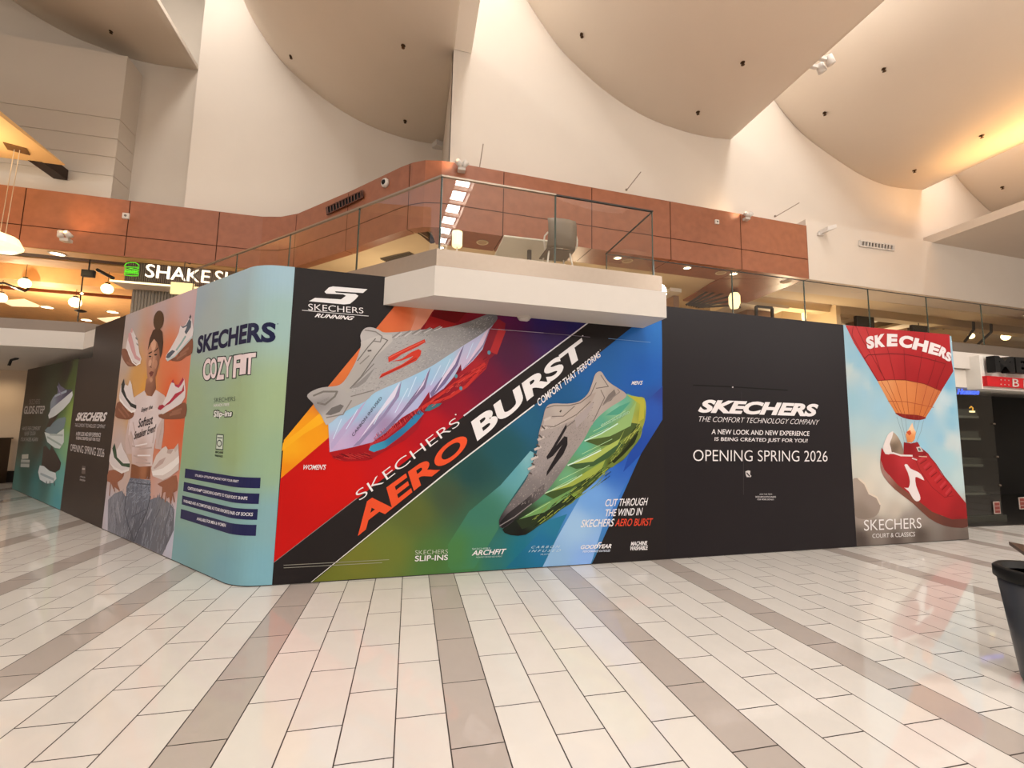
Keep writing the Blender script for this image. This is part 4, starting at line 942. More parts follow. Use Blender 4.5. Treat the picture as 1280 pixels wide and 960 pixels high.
A.text('HANDS FREE COMFORT', z6((135, 448), (245, 447), (240, 470), (132, 470)), '#b5b2aa'); A.text('NEVER TOUCH', z6((150, 478), (215, 477), (212, 500), (147, 502)), '#b5b2aa'); A.text('YOUR SHOES AGAIN', z6((127, 512), (230, 513), (226, 536), (122, 535)), '#b5b2aa')
A.build()
A = Art('printed_emblem', t); A.p(z6((133, 615), (172, 613), (170, 640), (131, 642)), '#b9b6a6', 3); A.p(z6((128, 645), (180, 647), (176, 692), (124, 690)), '#aeb0a6', 3); A.line(z6((128, 665), (178, 667)), .05, '#7b837a', 4); A.build()
# ---- left black panel
t = panel('hoarding_panel', S_GB, S_BW, [(S_GB, 2.99), (S_N-.001, 2.955), (S_N, HT), (S_BW, HT)], 'narrow black hoarding panel on the left face with white opening notice', '#3a302b')
z = Z(80, 480, 5.3333)
def notice(f, L, t, c):
    for s, q, bo, sh in L: Art('lettering', t).text(s, f(*q), c, 4, bo, sh).build()
notice(z, [('SKECHERS', ((90, 190), (293, 188), (278, 250), (77, 245)), .045, .25), ('THE COMFORT TECHNOLOGY COMPANY', ((77, 263), (278, 270), (276, 296), (74, 285)), -.012, .2), ('A NEW LOOK AND NEW EXPERIENCE', ((83, 318), (248, 326), (245, 354), (81, 344)), .01, 0), ('IS BEING CREATED JUST FOR YOU!', ((83, 349), (242, 361), (240, 389), (82, 376)), .01, 0), ('OPENING SPRING 2026', ((45, 400), (272, 432), (268, 488), (43, 445)), -.005, 0), ('JOIN THE TEAM', ((110, 612), (143, 620), (142, 630), (108, 624)), 0, 0), ('FOR MORE DETAILS', ((108, 632), (144, 640), (143, 650), (106, 643)), 0, 0)], t, '#d8d0ca')
A = Art('sticker', t); A.p(z((122, 545), (145, 548), (143, 600), (118, 597)), '#6b5f58', 3); A.p(z((124, 560), (142, 562), (140, 572), (122, 570)), '#b3aaa2', 4); A.build()
# ---- woman with six shoes
t = panel('hoarding_panel', S_BW, S_WC, [(S_BW, HT), (S_WC, HT)], 'hoarding panel printed with a sitting woman in a white top and six hands holding sneakers',
  [(165, 400, '#b5a8a4'), (200, 385, '#b9a3a0'), (235, 372, '#c4acac'), (243, 400, '#c2a5a5'), (160, 440, '#b9a89c'), (172, 470, '#d09a55'), (182, 490, '#dd9c3c'), (170, 520, '#d0a068'), (210, 450, '#d9764a'), (215, 490, '#dd6030'), (232, 470, '#d67a58'), (225, 530, '#d8633a'), (212, 560, '#d86a42'), (236, 520, '#c9745c'), (205, 600, '#c9a79b'), (150, 560, '#c4b0a8'), (140, 640, '#bdb9c2'), (212, 660, '#bfc0cc'), (150, 600, '#cbb2a6'), (190, 430, '#c58f78')], .1)
z3 = Z(140, 380, 6.857); z4 = Z(125, 510, 5.053)
A = Art('printed_person', t, 'printed woman in white crop top and grey jeans')
SKN = [(193, 424, '#cf9a7a'), (189, 440, '#c08a6c'), (187, 455, '#b47e62'), (192, 452, '#c79274'), (199, 432, '#96664c'), (198, 450, '#8a5a43'), (196, 470, '#8a5840'), (188, 470, '#b67e62'), (186, 485, '#8f5e46'), (194, 490, '#7a4a36')]
A.p(z4((200, 355), (322, 360), (318, 450), (192, 445)), [(170, 590, '#8a5638'), (180, 590, '#a86e4c'), (187, 592, '#7c4a30')], 2, .05)
A.p(z4((192, 440), (320, 456), (318, 580), (350, 566), (385, 562), (440, 600), (471, 640), (468, 770), (395, 928), (225, 852), (50, 778), (52, 580), (92, 540), (140, 522), (165, 562), (168, 500)), [(168, 610, '#6c717c'), (184, 615, '#7f848e'), (142, 640, '#8b8a90'), (150, 665, '#74757c'), (175, 660, '#5a5c66'), (205, 640, '#7e7d80'), (212, 660, '#66666c'), (180, 640, '#666973'), (200, 680, '#6a6a70'), (165, 675, '#55565e')], 3, .06)
A.line(z4((320, 560), (300, 650), (250, 760), (215, 845)), .03, '#44464f', 4).line(z4((165, 560), (158, 640), (180, 740), (215, 840)), .03, '#4a4c55', 4)
for a, b_ in (((190, 470), (320, 485)), ((300, 650), (240, 720)), ((290, 640), (200, 690)), ((380, 640), (330, 740)), ((440, 650), (400, 800)), ((90, 600), (110, 740)), ((260, 470), (262, 560))): A.line(z4(a, b_), .018, '#575a64', 4)
JN = z4((190, 450), (318, 460), (318, 580), (350, 568), (385, 566), (436, 602), (466, 642), (464, 768), (395, 915), (225, 846), (56, 772), (56, 584), (92, 545), (140, 528), (165, 562), (170, 500))
A.knit(JN, ['#8d9098', '#5c5e66', '#7b7d85', '#9a9ba1', '#676a73'], 420, .16, .012, 3.5, 1.35, 5)
A.knit(z4((185, 445), (320, 455), (318, 580), (220, 600), (170, 560)), ['#9aa0aa', '#5f6571', '#858b96'], 140, .08, .01, 3.5, .3, 6)
A.line(z4((330, 640), (300, 700)), .03, '#9a9ca4', 4).line(z4((110, 590), (130, 720)), .03, '#9c9ba2', 4).line(z4((225, 460), (222, 620)), .02, '#8a8f99', 4)
A.p(z3((185, 805), (280, 742), (300, 785), (345, 792), (378, 735), (450, 782), (480, 830), (450, 900), (440, 960), (180, 960), (170, 890)), [(175, 500, '#d9c8c2'), (190, 500, '#e0d0ca'), (204, 498, '#cdb6ac')], 3, .06)
A.p(z4((195, 0), (400, 0), (395, 60), (372, 130), (352, 200), (336, 300), (332, 366), (250, 371), (205, 350), (200, 230), (185, 130)), [(170, 530, '#dccac6'), (190, 540, '#e2d2cc'), (198, 560, '#d2beb6'), (178, 575, '#c5a79a'), (190, 580, '#dcc9c2')], 3, .06)
A.p(z4((192, 20), (195, 60), (182, 130), (212, 180), (205, 235), (205, 290), (170, 290), (160, 220), (165, 170)), '#cdb4aa', 4); A.p(z4((360, 130), (398, 60), (408, 20), (405, 150), (388, 262), (350, 255)), '#cbb2a8', 4)
for a, b_ in (((210, 90), (235, 200)), ((350, 120), (335, 220)), ((205, 240), (260, 250)), ((215, 300), (300, 330)), ((230, 345), (320, 350)), ((180, 190), (195, 260)), ((385, 140), (370, 230)), ((250, 260), (330, 250)), ((200, 150), (215, 230)), ((395, 100), (385, 170))): A.line(z4(a, b_), .022, '#bfa69b', 5)
for a, b_ in (((225, 240), (300, 225)), ((240, 300), (320, 300)), ((190, 100), (185, 170))): A.line(z4(a, b_), .02, '#efe4de', 5)
A.p(z3((298, 640), (372, 610), (380, 722), (345, 790), (310, 785), (283, 750)), SKN, 4, .05)
A.p(z3((315, 380), (345, 300), (385, 285), (415, 340), (414, 430), (405, 520), (378, 620), (340, 682), (316, 672), (303, 600), (298, 500)), SKN, 5, .04)
A.p(z3((309, 400), (326, 300), (355, 225), (400, 200), (436, 240), (442, 330), (432, 420), (416, 470), (408, 390), (390, 330), (365, 300), (335, 340)), '#4a3428', 6)
A.ell(z3((403, 140))[0], 44/6.857, 84/6.857, '#56402f', 7, .12)
A.p(smoothed(z3((340, 330), (365, 305), (380, 340), (370, 390), (345, 395)), 2), '#d8a585', 5.5); A.p(smoothed(z3((318, 490), (335, 475), (345, 510), (330, 540), (316, 530)), 2), '#d3a082', 5.5); A.p(smoothed(z3((360, 500), (385, 480), (392, 520), (372, 560)), 2), '#b98365', 5.5); A.p(smoothed(z3((325, 640), (345, 632), (352, 655), (336, 672)), 2), '#c08c6e', 5.5)
A.line(z3((350, 470), (338, 525)), .014, '#dcae90', 7)
A.line(z3((318, 425), (345, 412)), .02, '#3a261c', 7).line(z3((368, 408), (398, 378)), .022, '#3a261c', 7)
A.ell(z3((330, 450))[0], 1.7, .9, '#2c1c16', 7, -.1); A.ell(z3((378, 435))[0], 2.0, 1.0, '#2c1c16', 7, -.2)
A.line(z3((352, 450), (342, 530), (325, 538), (345, 545)), .012, '#80503c', 7)
A.p(z3((322, 590), (340, 575), (362, 582), (350, 615), (335, 625)), '#7d3c34', 7); A.line(z3((322, 596), (360, 588)), .008, '#5a241f', 8)
A.line(z3((300, 590), (304, 640)), .015, '#c9a05a', 8).line(z3((412, 520), (408, 560)), .015, '#c9a05a', 8)
A.build()
A = Art('lettering', t, 'black script slogan on the printed top')
A.text('Enjoy the', z4((265, 0), (337, -22), (335, 12), (263, 34)), '#2a2024', 8, .01, .3); A.text('Softest', z4((245, 70), (338, 40), (338, 100), (243, 126)), '#2a2024', 8, .015, .3); A.text('Sneaker Ever!', z4((220, 150), (358, 100), (356, 148), (217, 200)), '#2a2024', 8, .012, .3)
A.build()
HC = '#7a4a36'
def hand_shoe(f, hand, shoe, accents, lb, hc='#84523c', sc_='#ddd2cc', fingers=()):
    A = Art('printed_hand', t, 'printed hand ' + lb); A.p(f(*hand), hc, 4, None, 2)
    for l_ in fingers: A.line(f(*l_), .035, '#9a6850', 6)
    A.build()
    A = Art('printed_shoe', t, 'printed sneaker ' + lb); A.p(f(*shoe), sc_, 5)
    for pts, c in accents: A.p(f(*pts), c, 6)
    A.build()
hand_shoe(z3, ((90, 385), (130, 390), (160, 440), (192, 512), (215, 528), (180, 535), (140, 532), (100, 480), (84, 430)), ((130, 330), (122, 380), (150, 430), (180, 500), (215, 527), (248, 500), (256, 470), (238, 420), (226, 330), (205, 270), (182, 225), (171, 203), (160, 250), (140, 290)),
  [(((145, 250), (165, 245), (192, 350), (212, 440), (248, 470), (240, 490), (200, 470), (170, 400), (142, 310)), '#cf9a98'), (((171, 203), (182, 225), (176, 250), (162, 240)), '#d2a09c'), (((128, 370), (150, 425), (182, 495), (215, 520), (245, 498), (250, 510), (214, 530), (178, 505), (146, 435)), '#efe7e0'), (((205, 280), (225, 300), (222, 312), (206, 300)), '#8d8a84'), (((212, 330), (230, 350), (228, 360), (214, 346)), '#8d8a84')], 'upper left, pink and white', fingers=(((150, 480), (210, 520)), ((130, 500), (180, 528))))
hand_shoe(z3, ((500, 480), (560, 450), (572, 420), (640, 350), (682, 300), (698, 320), (690, 420), (640, 450), (600, 482), (555, 492)), ((468, 440), (500, 390), (545, 310), (575, 250), (590, 185), (612, 195), (640, 170), (665, 115), (678, 88), (690, 150), (702, 220), (695, 270), (650, 330), (580, 400), (540, 450), (480, 490), (463, 470)),
  [(((590, 185), (612, 195), (640, 180), (664, 130), (684, 150), (680, 200), (640, 262), (626, 240), (648, 190), (612, 208)), '#56616a'), (((548, 395), (600, 320), (630, 270), (640, 280), (600, 345), (560, 402)), '#8fb0a6'), (((466, 458), (480, 425), (520, 395), (546, 405), (490, 470)), '#4d5660'), (((665, 115), (678, 88), (683, 110), (672, 140)), '#3f464c'), (((465, 474), (540, 440), (600, 375), (690, 275), (696, 285), (610, 380), (545, 452), (480, 492)), '#bcc7c2')], 'upper right, white with slate', fingers=(((560, 470), (640, 420)), ((590, 430), (660, 380))))
hand_shoe(z3, ((45, 850), (90, 845), (140, 920), (190, 930), (185, 965), (150, 990), (80, 985), (30, 960)), ((80, 700), (105, 640), (116, 690), (140, 702), (157, 650), (172, 690), (182, 760), (200, 850), (214, 880), (205, 922), (170, 932), (120, 882), (74, 830), (64, 790)),
  [(((84, 690), (105, 640), (114, 690), (106, 730), (130, 800), (170, 850), (213, 868), (211, 900), (165, 880), (110, 800), (84, 750)), '#2f3433'), (((66, 800), (120, 868), (170, 915), (206, 905), (205, 922), (170, 934), (116, 886), (70, 830)), '#efe7df')], 'middle left, white with black', fingers=(((90, 880), (150, 960)), ((60, 900), (120, 975))))
hand_shoe(z3, ((400, 950), (500, 920), (600, 850), (642, 860), (635, 960), (590, 985), (440, 985)), ((398, 930), (440, 850), (470, 790), (500, 700), (527, 645), (540, 690), (575, 692), (612, 628), (625, 650), (634, 740), (630, 800), (600, 850), (520, 900), (440, 945)),
  [(((395, 900), (408, 870), (440, 862), (458, 880), (420, 910)), '#a5243a'), (((440, 885), (500, 830), (545, 770), (600, 745), (620, 690), (622, 745), (560, 800), (500, 855)), '#b02a40'), (((540, 690), (575, 692), (612, 628), (622, 650), (600, 690), (575, 720), (545, 705)), '#b5304a'), (((512, 672), (527, 645), (537, 680)), '#b5304a')], 'middle right, white with red', fingers=(((520, 930), (600, 900)), ((500, 950), (590, 930))))
hand_shoe(z4, ((58, 395), (120, 395), (155, 408), (140, 450), (112, 470), (122, 520), (96, 500), (86, 512), (70, 470), (48, 462)), ((64, 300), (80, 250), (95, 222), (108, 268), (135, 215), (150, 262), (172, 300), (192, 350), (186, 396), (140, 412), (90, 382), (60, 340)),
  [(((80, 255), (95, 222), (106, 268), (110, 310), (150, 350), (192, 350), (190, 376), (140, 366), (92, 312)), '#3f5540'), (((62, 345), (95, 372), (142, 396), (187, 384), (186, 396), (140, 414), (90, 386)), '#e9dfd6')], 'lower left, white with green', '#9a6248', fingers=(((85, 470), (95, 525)), ((70, 470), (62, 550)), ((105, 470), (125, 520)), ((120, 420), (145, 415))))
hand_shoe(z4, ((365, 480), (430, 448), (484, 425), (490, 520), (462, 535), (455, 590), (440, 560), (426, 572), (415, 530), (392, 540), (396, 500)), ((326, 380), (358, 300), (395, 255), (420, 240), (432, 262), (470, 258), (497, 222), (503, 330), (500, 392), (450, 430), (400, 455), (336, 430)),
  [(((330, 400), (400, 380), (470, 330), (502, 300), (503, 345), (450, 395), (400, 425), (336, 425)), '#efe6dc'), (((470, 258), (497, 222), (500, 250), (478, 280)), '#cbb6a8'), (((340, 380), (380, 330), (420, 310), (400, 350), (350, 385)), '#c2a79c'), (((430, 262), (468, 262), (450, 290), (425, 285)), '#b9a297')], 'lower right, beige', '#9a6248', '#dacbc0', fingers=(((440, 540), (450, 600)), ((420, 540), (415, 590)), ((400, 530), (390, 570)), ((460, 530), (472, 590))))
# ---- green panel round the corner
t = panel('hoarding_panel', S_WC, S_CA, [(S_WC, HT), (S_CA, HT)], 'pale green hoarding panel wrapping the rounded corner, with navy text bars',
  [(250, 370, '#9aa9ae'), (300, 345, '#9fb6bc'), (350, 340, '#9fbdc6'), (262, 400, '#a2ada8'), (300, 400, '#9fb2ac'), (355, 400, '#9cbab2'), (240, 500, '#98ac86'), (300, 500, '#9db083'), (350, 500, '#9db388'), (235, 570, '#93ac84'), (290, 560, '#9bb07e'), (345, 580, '#95b08c'), (230, 640, '#8aaa9c'), (280, 660, '#86aaa6'), (340, 650, '#86aeb0'), (225, 690, '#7da6a8'), (280, 710, '#7ba6ae'), (335, 710, '#7fb0ba')])
z7 = Z(225, 390, 7.385); z8 = Z(220, 570, 8.725); z9 = Z(210, 330, 2.341)
A = Art('lettering', t, 'navy wordmark lettering')
A.text('SKECHERS', z7((172, 222), (893, 98), (880, 284), (155, 388)), '#1f2140', 4, .04); A.text('SKECHERS', z7((318, 794), (515, 780), (512, 820), (316, 834)), '#33403e', 4, -.01); A.text('HANDS FREE', z7((316, 850), (458, 840), (458, 868), (314, 876)), '#d8d6ce', 4, .02)
A.text('.', z7((898, 106), (908, 105), (908, 115), (898, 116)), '#1f2140')
A.build()
A = Art('bubble_lettering', t, 'pink bubble letters with dark outline')
for i, (ch, q) in enumerate((('C', ((225, 440), (288, 425), (280, 628), (210, 632))), ('O', ((285, 432), (345, 424), (342, 612), (280, 618))), ('Z', ((345, 420), (415, 412), (412, 622), (338, 628))), ('Y', ((405, 418), (482, 410), (478, 600), (405, 606))), ('F', ((502, 405), (572, 390), (562, 605), (490, 608))), ('I', ((565, 395), (622, 388), (610, 572), (552, 582))), ('T', ((605, 388), (705, 375), (690, 570), (598, 582))))):
    def gq(q, e):
        cx_ = sum(p[0] for p in q)/4; cy_ = sum(p[1] for p in q)/4; return [(cx_+(p[0]-cx_)+(e if p[0] > cx_ else -e), cy_+(p[1]-cy_)+(e if p[1] > cy_ else -e)) for p in q]
    A.text(ch, z7(*gq(q, 9)), '#2e3434', 4, .065, 0, 5); A.text(ch, z7(*gq(q, 0)), '#e3cfca', 6, .035, 0, 5)
A.build()
A = Art('small_lettering', t)
q = z9((134, 427), (192, 425), (188, 454), (131, 456)); A.text('Slip-ins', q, '#1e2320', 4, .09); A.text('Slip-ins', z9((136, 430), (190, 428), (186, 451), (134, 453)), '#e6e4da', 6, .03)
A.text('MACHINE', z9((140, 547), (163, 549), (162, 555), (139, 553)), '#2c3430', 4, .02); A.text('WASHABLE', z9((138, 557), (162, 560), (161, 566), (137, 563)), '#2c3430', 4, .02); A.build()
A = Art('washing_symbol', t, 'outlined washing machine symbol'); A.p(z9((143, 497), (164, 499), (162, 545), (140, 543)), '#3d4a42', 3); A.p(z9((145, 500), (162, 501.5), (160.5, 542), (142, 540)), '#cfd6c4', 4); A.ell(z9((151.5, 525))[0], 3.2, 4.6, '#3d4a42', 5); A.ell(z9((151.5, 525))[0], 2.2, 3.2, '#cfd6c4', 6); A.line(z9((146, 508), (160, 509)), .012, '#3d4a42', 5); A.build()
A = Art('text_bars', t, 'four navy bars with white lines of text')
for bar, tx, q in ((((105, 135), (925, 236), (918, 352), (97, 237)), "IT'S LIKE A LITTLE PUFF JACKET FOR YOUR FEET", ((215, 197), (690, 262), (687, 297), (212, 230))), (((90, 282), (912, 409), (903, 523), (82, 382)), 'CONTOUR FOAM\u2122 CUSHIONING ADAPTS TO YOUR FOOT SHAPE', ((135, 332), (785, 442), (780, 478), (133, 365))), (((72, 430), (895, 578), (886, 696), (65, 527)), 'WASHABLE AND AS COMFORTABLE AS YOUR FAVORITE PAIR OF SOCKS', ((88, 472), (845, 617), (838, 655), (85, 503))), (((58, 577), (880, 750), (872, 870), (50, 678)), 'AVAILABLE FOR MEN & WOMEN', ((235, 666), (550, 739), (545, 775), (230, 698)))):
    A.p(z8(*bar), '#27284f', 3); A.text(tx, z8(*q), '#e6e2e0', 5, .02)
A.build()
# ---- main front panel: two big running shoes
BZ = 3.186
t = panel('hoarding_panel', S_CA, S_AB, [(S_CA, HT), (S_B0, HT), (S_B0+.001, BZ), (S_B1, BZ), (S_B1+.001, HT-.005), (S_AB, HT-.005)], 'big front hoarding panel printed with two running shoes and a diagonal slogan', INKB)
CL = (S_CA+.002, S_AB-.002)
A = Art('printed_beams', t, 'coloured beams behind the shoes', CL)
z4a = Z(340, 330, 4); z5 = Z(340, 520, 4); z6b = Z(560, 380, 4.5714); z7b = Z(560, 520, 4.5714)
# red field above the band, orange stripes
A.p([(351, 597), (412, 545), (545, 383.5), (640, 392), (737, 402), (736, 403), (580, 520), (447, 623), (342, 703)], [(350, 640, '#c01310'), (345, 690, '#c41512'), (420, 600, '#c8140f'), (480, 570, '#c01518'), (540, 530, '#b01520'), (560, 500, '#8c1428'), (600, 470, '#6b1531'), (640, 440, '#4c1838'), (690, 420, '#372050'), (720, 404, '#262058'), (560, 390, '#8e1319'), (600, 395, '#7a1426'), (640, 394, '#5c1a4a'), (680, 398, '#2e2062')], 1, .1)
A.p([(493, 383), (545, 385), (500, 430), (411, 547), (351, 598), (355, 550)], [(500, 392, '#d9683a'), (535, 390, '#dca084'), (470, 430, '#d56a38'), (420, 500, '#cd6a3a'), (360, 590, '#e88a14'), (390, 540, '#ee9a18'), (357, 560, '#f0a81e')], 2, .08)
A.p(z4a((55, 895), (140, 830), (240, 745), (262, 790), (160, 850), (50, 935)), '#f2ac20', 3)
A.p(z4a((740, 212), (815, 216), (770, 290), (735, 335), (690, 340)), '#dd9274', 3)
A.p(z4a((815, 216), (985, 228), (930, 290), (770, 330)), '#6e0f14', 3)
A.p(z4a((770, 290), (790, 260), (925, 300), (880, 318), (760, 330)), '#a3201f', 4)
# lower field
A.p([(389, 729.5), (560, 589), (667, 507), (790, 408), (809, 408), (827.5, 388), (827.5, 508), (739, 707)], [(400, 724, '#6c7028'), (450, 700, '#74762c'), (490, 690, '#6d7630'), (520, 640, '#5c6630'), (540, 700, '#4f7438'), (560, 620, '#41523a'), (600, 650, '#386048'), (580, 700, '#467a44'), (590, 590, '#244a48'), (630, 560, '#235258'), (620, 690, '#2f6e68'), (660, 520, '#255c78'), (690, 500, '#1f5684'), (740, 450, '#215c9a'), (800, 410, '#2366b0'), (820, 400, '#2a72bc'), (810, 470, '#1f5aa8'), (820, 500, '#2a4f96'), (780, 570, '#2a5cae'), (760, 620, '#3c78c0'), (720, 650, '#4f88c4'), (650, 690, '#1e6e80'), (680, 680, '#2a7494')], 1, .1)
A.p(z7b((0, 735), (120, 545), (300, 395), (470, 200), (490, 210), (480, 300), (330, 520), (290, 640), (150, 870), (20, 880), (0, 860)), [(600, 640, '#3d7560'), (640, 580, '#5a9aa0'), (655, 570, '#7db2b6'), (570, 690, '#4a7c44'), (600, 690, '#3f7a58')], 2, .08)
A.p(z7b((330, 868), (500, 690), (560, 600), (680, 560), (640, 640), (540, 862)), [(640, 700, '#1d6880'), (690, 660, '#2a7690'), (680, 680, '#256f96')], 3, .08)
A.p(z7b((540, 862), (620, 700), (745, 480), (830, 300), (960, 200), (1060, 300), (880, 640), (815, 850)), [(690, 705, '#8fb6d6'), (720, 660, '#9cc0de'), (735, 700, '#86ace0'), (740, 620, '#6fa0d8'), (760, 580, '#3468b8'), (775, 570, '#2a56ac')], 3, .08)
A.p(z6b((1225, 470), (1225, 660), (1100, 860), (1000, 960), (1130, 560)), [(826, 490, '#2c3f86'), (800, 570, '#23489a'), (815, 510, '#2b55a8')], 3, .08)
A.build()
A = Art('diagonal_band', t, 'black diagonal band with thin white edges', CL)
A.p([(341.5, 704), (447, 623), (580, 520), (736, 402.5), (791, 408), (667, 507), (560, 589), (389, 729.5), (341, 731)], INKB, 4)
A.line([(389.5, 729), (560, 589), (667.5, 506.5)], .016, '#e6e2d8', 5); A.line([(580, 519.5), (735, 403.5)], .016, '#dcd6d6', 5); A.line([(342, 703), (446, 623)], .008, '#8d7f76', 5); A.build()
# women's shoe
w = Z(380, 390, 4.923)
A = Art('printed_shoe', t, 'big printed grey and lavender running shoe at upper left', CL)
A.p(w((1160, 60), (1200, 45), (1240, 70), (1230, 140), (1190, 250), (1140, 290), (1120, 350), (1000, 470), (890, 545), (770, 595), (735, 640), (700, 720), (620, 790), (500, 855), (400, 912), (250, 920), (180, 900), (155, 855), (500, 740), (760, 530), (960, 370), (1080, 240)), [(440, 560, '#9c161c'), (420, 575, '#a81a1e'), (500, 540, '#9a1822'), (560, 500, '#8a1a26'), (600, 460, '#a82228'), (625, 410, '#8e2230'), (610, 440, '#7c1a2a')], 5, .06)
for pts in (((640, 650), (770, 560), (930, 440), (1020, 390), (1110, 320)), ((760, 575), (900, 520), (1000, 455), (1105, 335)), ((980, 420), (1080, 340))): A.line(w(*pts), .035, '#c3302a', 6)
A.line(w((1170, 240), (1215, 120)), .10, '#b02a2c', 6)
A.p(w((398, 850), (410, 822), (500, 790), (620, 700), (710, 600), (737, 625), (690, 682), (600, 762), (500, 837), (430, 862)), [(470, 560, '#3d93b0'), (520, 530, '#2f7ea4'), (495, 550, '#2c6f94')], 6, .05)
A.line(w((410, 815), (500, 770), (610, 680), (700, 590)), .03, '#b03038', 7)
for p_ in ((935, 395), (965, 470), (1138, 250), (455, 748)): A.ell(w(p_)[0], 2.0, 2.6, '#5a8a98', 7)
A.p(w((740, 610), (770, 570), (850, 560), (830, 580), (770, 610)), '#3c6e76', 7)
A.p(w((1190, 40), (1142, 110), (1098, 230), (1040, 300), (970, 362), (965, 320), (920, 402), (860, 470), (775, 530), (770, 490), (700, 592), (600, 652), (505, 742), (420, 802), (300, 832), (158, 862), (155, 790), (150, 690), (250, 610), (380, 545), (440, 490), (600, 420), (770, 340), (880, 270), (980, 205), (1100, 125)), [(415, 530, '#a8c6dc'), (440, 510, '#93c2d8'), (470, 500, '#9cc4da'), (420, 555, '#c2a8c8'), (450, 545, '#b79cc0'), (480, 530, '#9d87a8'), (500, 510, '#b8b0d0'), (500, 490, '#a0c8dc'), (540, 490, '#b8a8cc'), (530, 470, '#98c4dc'), (560, 450, '#a2c8dc'), (580, 455, '#c8b4cc'), (600, 430, '#b6c6dc'), (615, 405, '#a8bcd4'), (595, 425, '#c0b8d4')], 7, .06)
for pts, c in ((((600, 425), (585, 520), (500, 640), (345, 815), (300, 828), (480, 640), (555, 530)), '#8f84a4'), (((780, 340), (745, 470), (650, 580), (510, 735), (430, 795), (600, 610), (720, 450)), '#7b6c8c'), (((985, 205), (945, 330), (870, 440), (785, 525), (775, 500), (850, 400), (930, 290)), '#75688c'), (((1155, 75), (1105, 210), (1040, 295), (975, 355), (1050, 250), (1110, 140)), '#8d82a2'), (((385, 545), (330, 640), (240, 760), (170, 850), (165, 810), (250, 690)), '#b4a4c6')):
    A.p(w(*pts), c, 8)
for pts, c in ((((590, 430), (560, 520), (400, 710), (330, 800), (440, 640), (540, 500)), '#dcd6e4'), (((770, 345), (735, 450), (600, 620), (520, 720), (680, 520), (740, 420)), '#d8cce0'), (((975, 212), (930, 320), (800, 500), (860, 390), (940, 270)), '#dccfe0'), (((1150, 80), (1100, 200), (990, 340), (1060, 220), (1110, 130)), '#dcc6d6')):
    A.p(w(*pts), c, 9)
UP = [(395, 490, '#a9a39c'), (400, 505, '#8f8a86'), (430, 470, '#b0aaa4'), (460, 420, '#b4aea8'), (440, 495, '#aaa59f'), (480, 450, '#a6a29d'), (520, 430, '#aeaaa5'), (560, 415, '#a09c98'), (600, 400, '#7f7d7c'), (615, 394, '#6a686a'), (540, 450, '#9c9a98'), (410, 525, '#b6b0aa')]
A.p(smoothed(w((20, 520), (45, 490), (110, 465), (200, 455), (245, 428), (290, 360), (325, 290), (352, 200), (347, 145), (370, 105), (410, 94), (460, 110), (490, 126), (560, 125), (640, 118), (740, 108), (870, 98), (1000, 65), (1100, 25), (1160, 8), (1186, 22), (1180, 60), (1100, 130), (980, 207), (880, 272), (770, 342), (600, 424), (440, 494), (380, 548), (250, 614), (150, 692), (128, 680), (108, 640), (70, 590), (55, 560)), 3), UP, 10, .05)
A.p(w((265, 400), (330, 310), (352, 215), (350, 185), (470, 140), (540, 140), (545, 180), (440, 280), (330, 420), (270, 500), (235, 470)), [(440, 440, '#b4aea6'), (470, 420, '#bdb7af'), (450, 460, '#a8a29a')], 11, .05)
A.line(w((330, 300), (395, 215), (440, 165)), .012, '#6f6a64', 12).line(w((480, 160), (515, 175), (440, 270), (350, 400), (285, 470)), .012, '#6f6a64', 12).line(w((290, 470), (430, 320)), .012, '#7a756f', 12)
A.line(w((290, 520), (400, 490), (430, 482)), .012, '#7d776f', 12); A.line(w((60, 515), (120, 490), (205, 490), (190, 520), (130, 570), (85, 560)), .02, '#77716a', 12)
A.p(w((132, 632), (170, 590), (225, 568), (246, 578), (220, 615), (165, 635)), '#6f6a66', 12); A.line(w((140, 650), (240, 630), (292, 545)), .014, '#867f78', 12)
A.p(w((285, 470), (345, 425), (440, 340), (380, 430), (330, 465)), '#8b8782', 12)
KN = w((560, 150), (700, 130), (870, 108), (1000, 75), (1150, 20), (1170, 55), (1090, 125), (970, 205), (870, 268), (760, 340), (600, 415), (450, 480), (300, 520), (290, 480), (380, 410), (470, 320), (545, 200))
A.knit(KN, ['#a09c96', '#93908b', '#b9b5af', '#aeaaa4', '#8a8783'], 1100, .022, .005, 11, .5, 3)
for i in range(5): A.line(w((545+i*60, 158-i*11), (590+i*62, 125-i*9)), .014, '#8a857f', 12).line(w((560+i*60, 162-i*11), (600+i*62, 130-i*9)), .010, '#cfcac4', 12)
rr_ = random.Random(5)
for i in range(46):
    f = i/46; a = (175+f*215+rr_.uniform(-6, 6), 890-f*12+rr_.uniform(-18, 14)); A.line(w(a, (a[0]+34, a[1]+12)), .006, rr_.choice(('#6c0f16', '#c53a34', '#841620')), 6)
for i in range(60):
    f = i/60; x_ = 430+f*300; y_ = 770-f*180+rr_.uniform(-16, 6); A.line(w((x_, y_), (x_+10, y_+22)), .006, rr_.choice(('#5c0f18', '#d24a40', '#7a1620')), 6)
for i in range(40):
    f = i/40; x_ = 760+f*360; y_ = 575-f*270+rr_.uniform(-26, 40); A.line(w((x_, y_), (x_+22, y_-16)), .006, rr_.choice(('#5c0f18', '#d65046', '#7a1620')), 6)
for a, b_ in (((500, 560), (430, 690)), ((640, 470), (560, 620)), ((690, 400), (640, 520)), ((840, 330), (780, 450)), ((900, 290), (850, 400)), ((1040, 190), (1000, 290)), ((230, 660), (180, 780)), ((330, 600), (260, 720))): A.line(w(a, b_), .008, '#cfe2ee', 9)
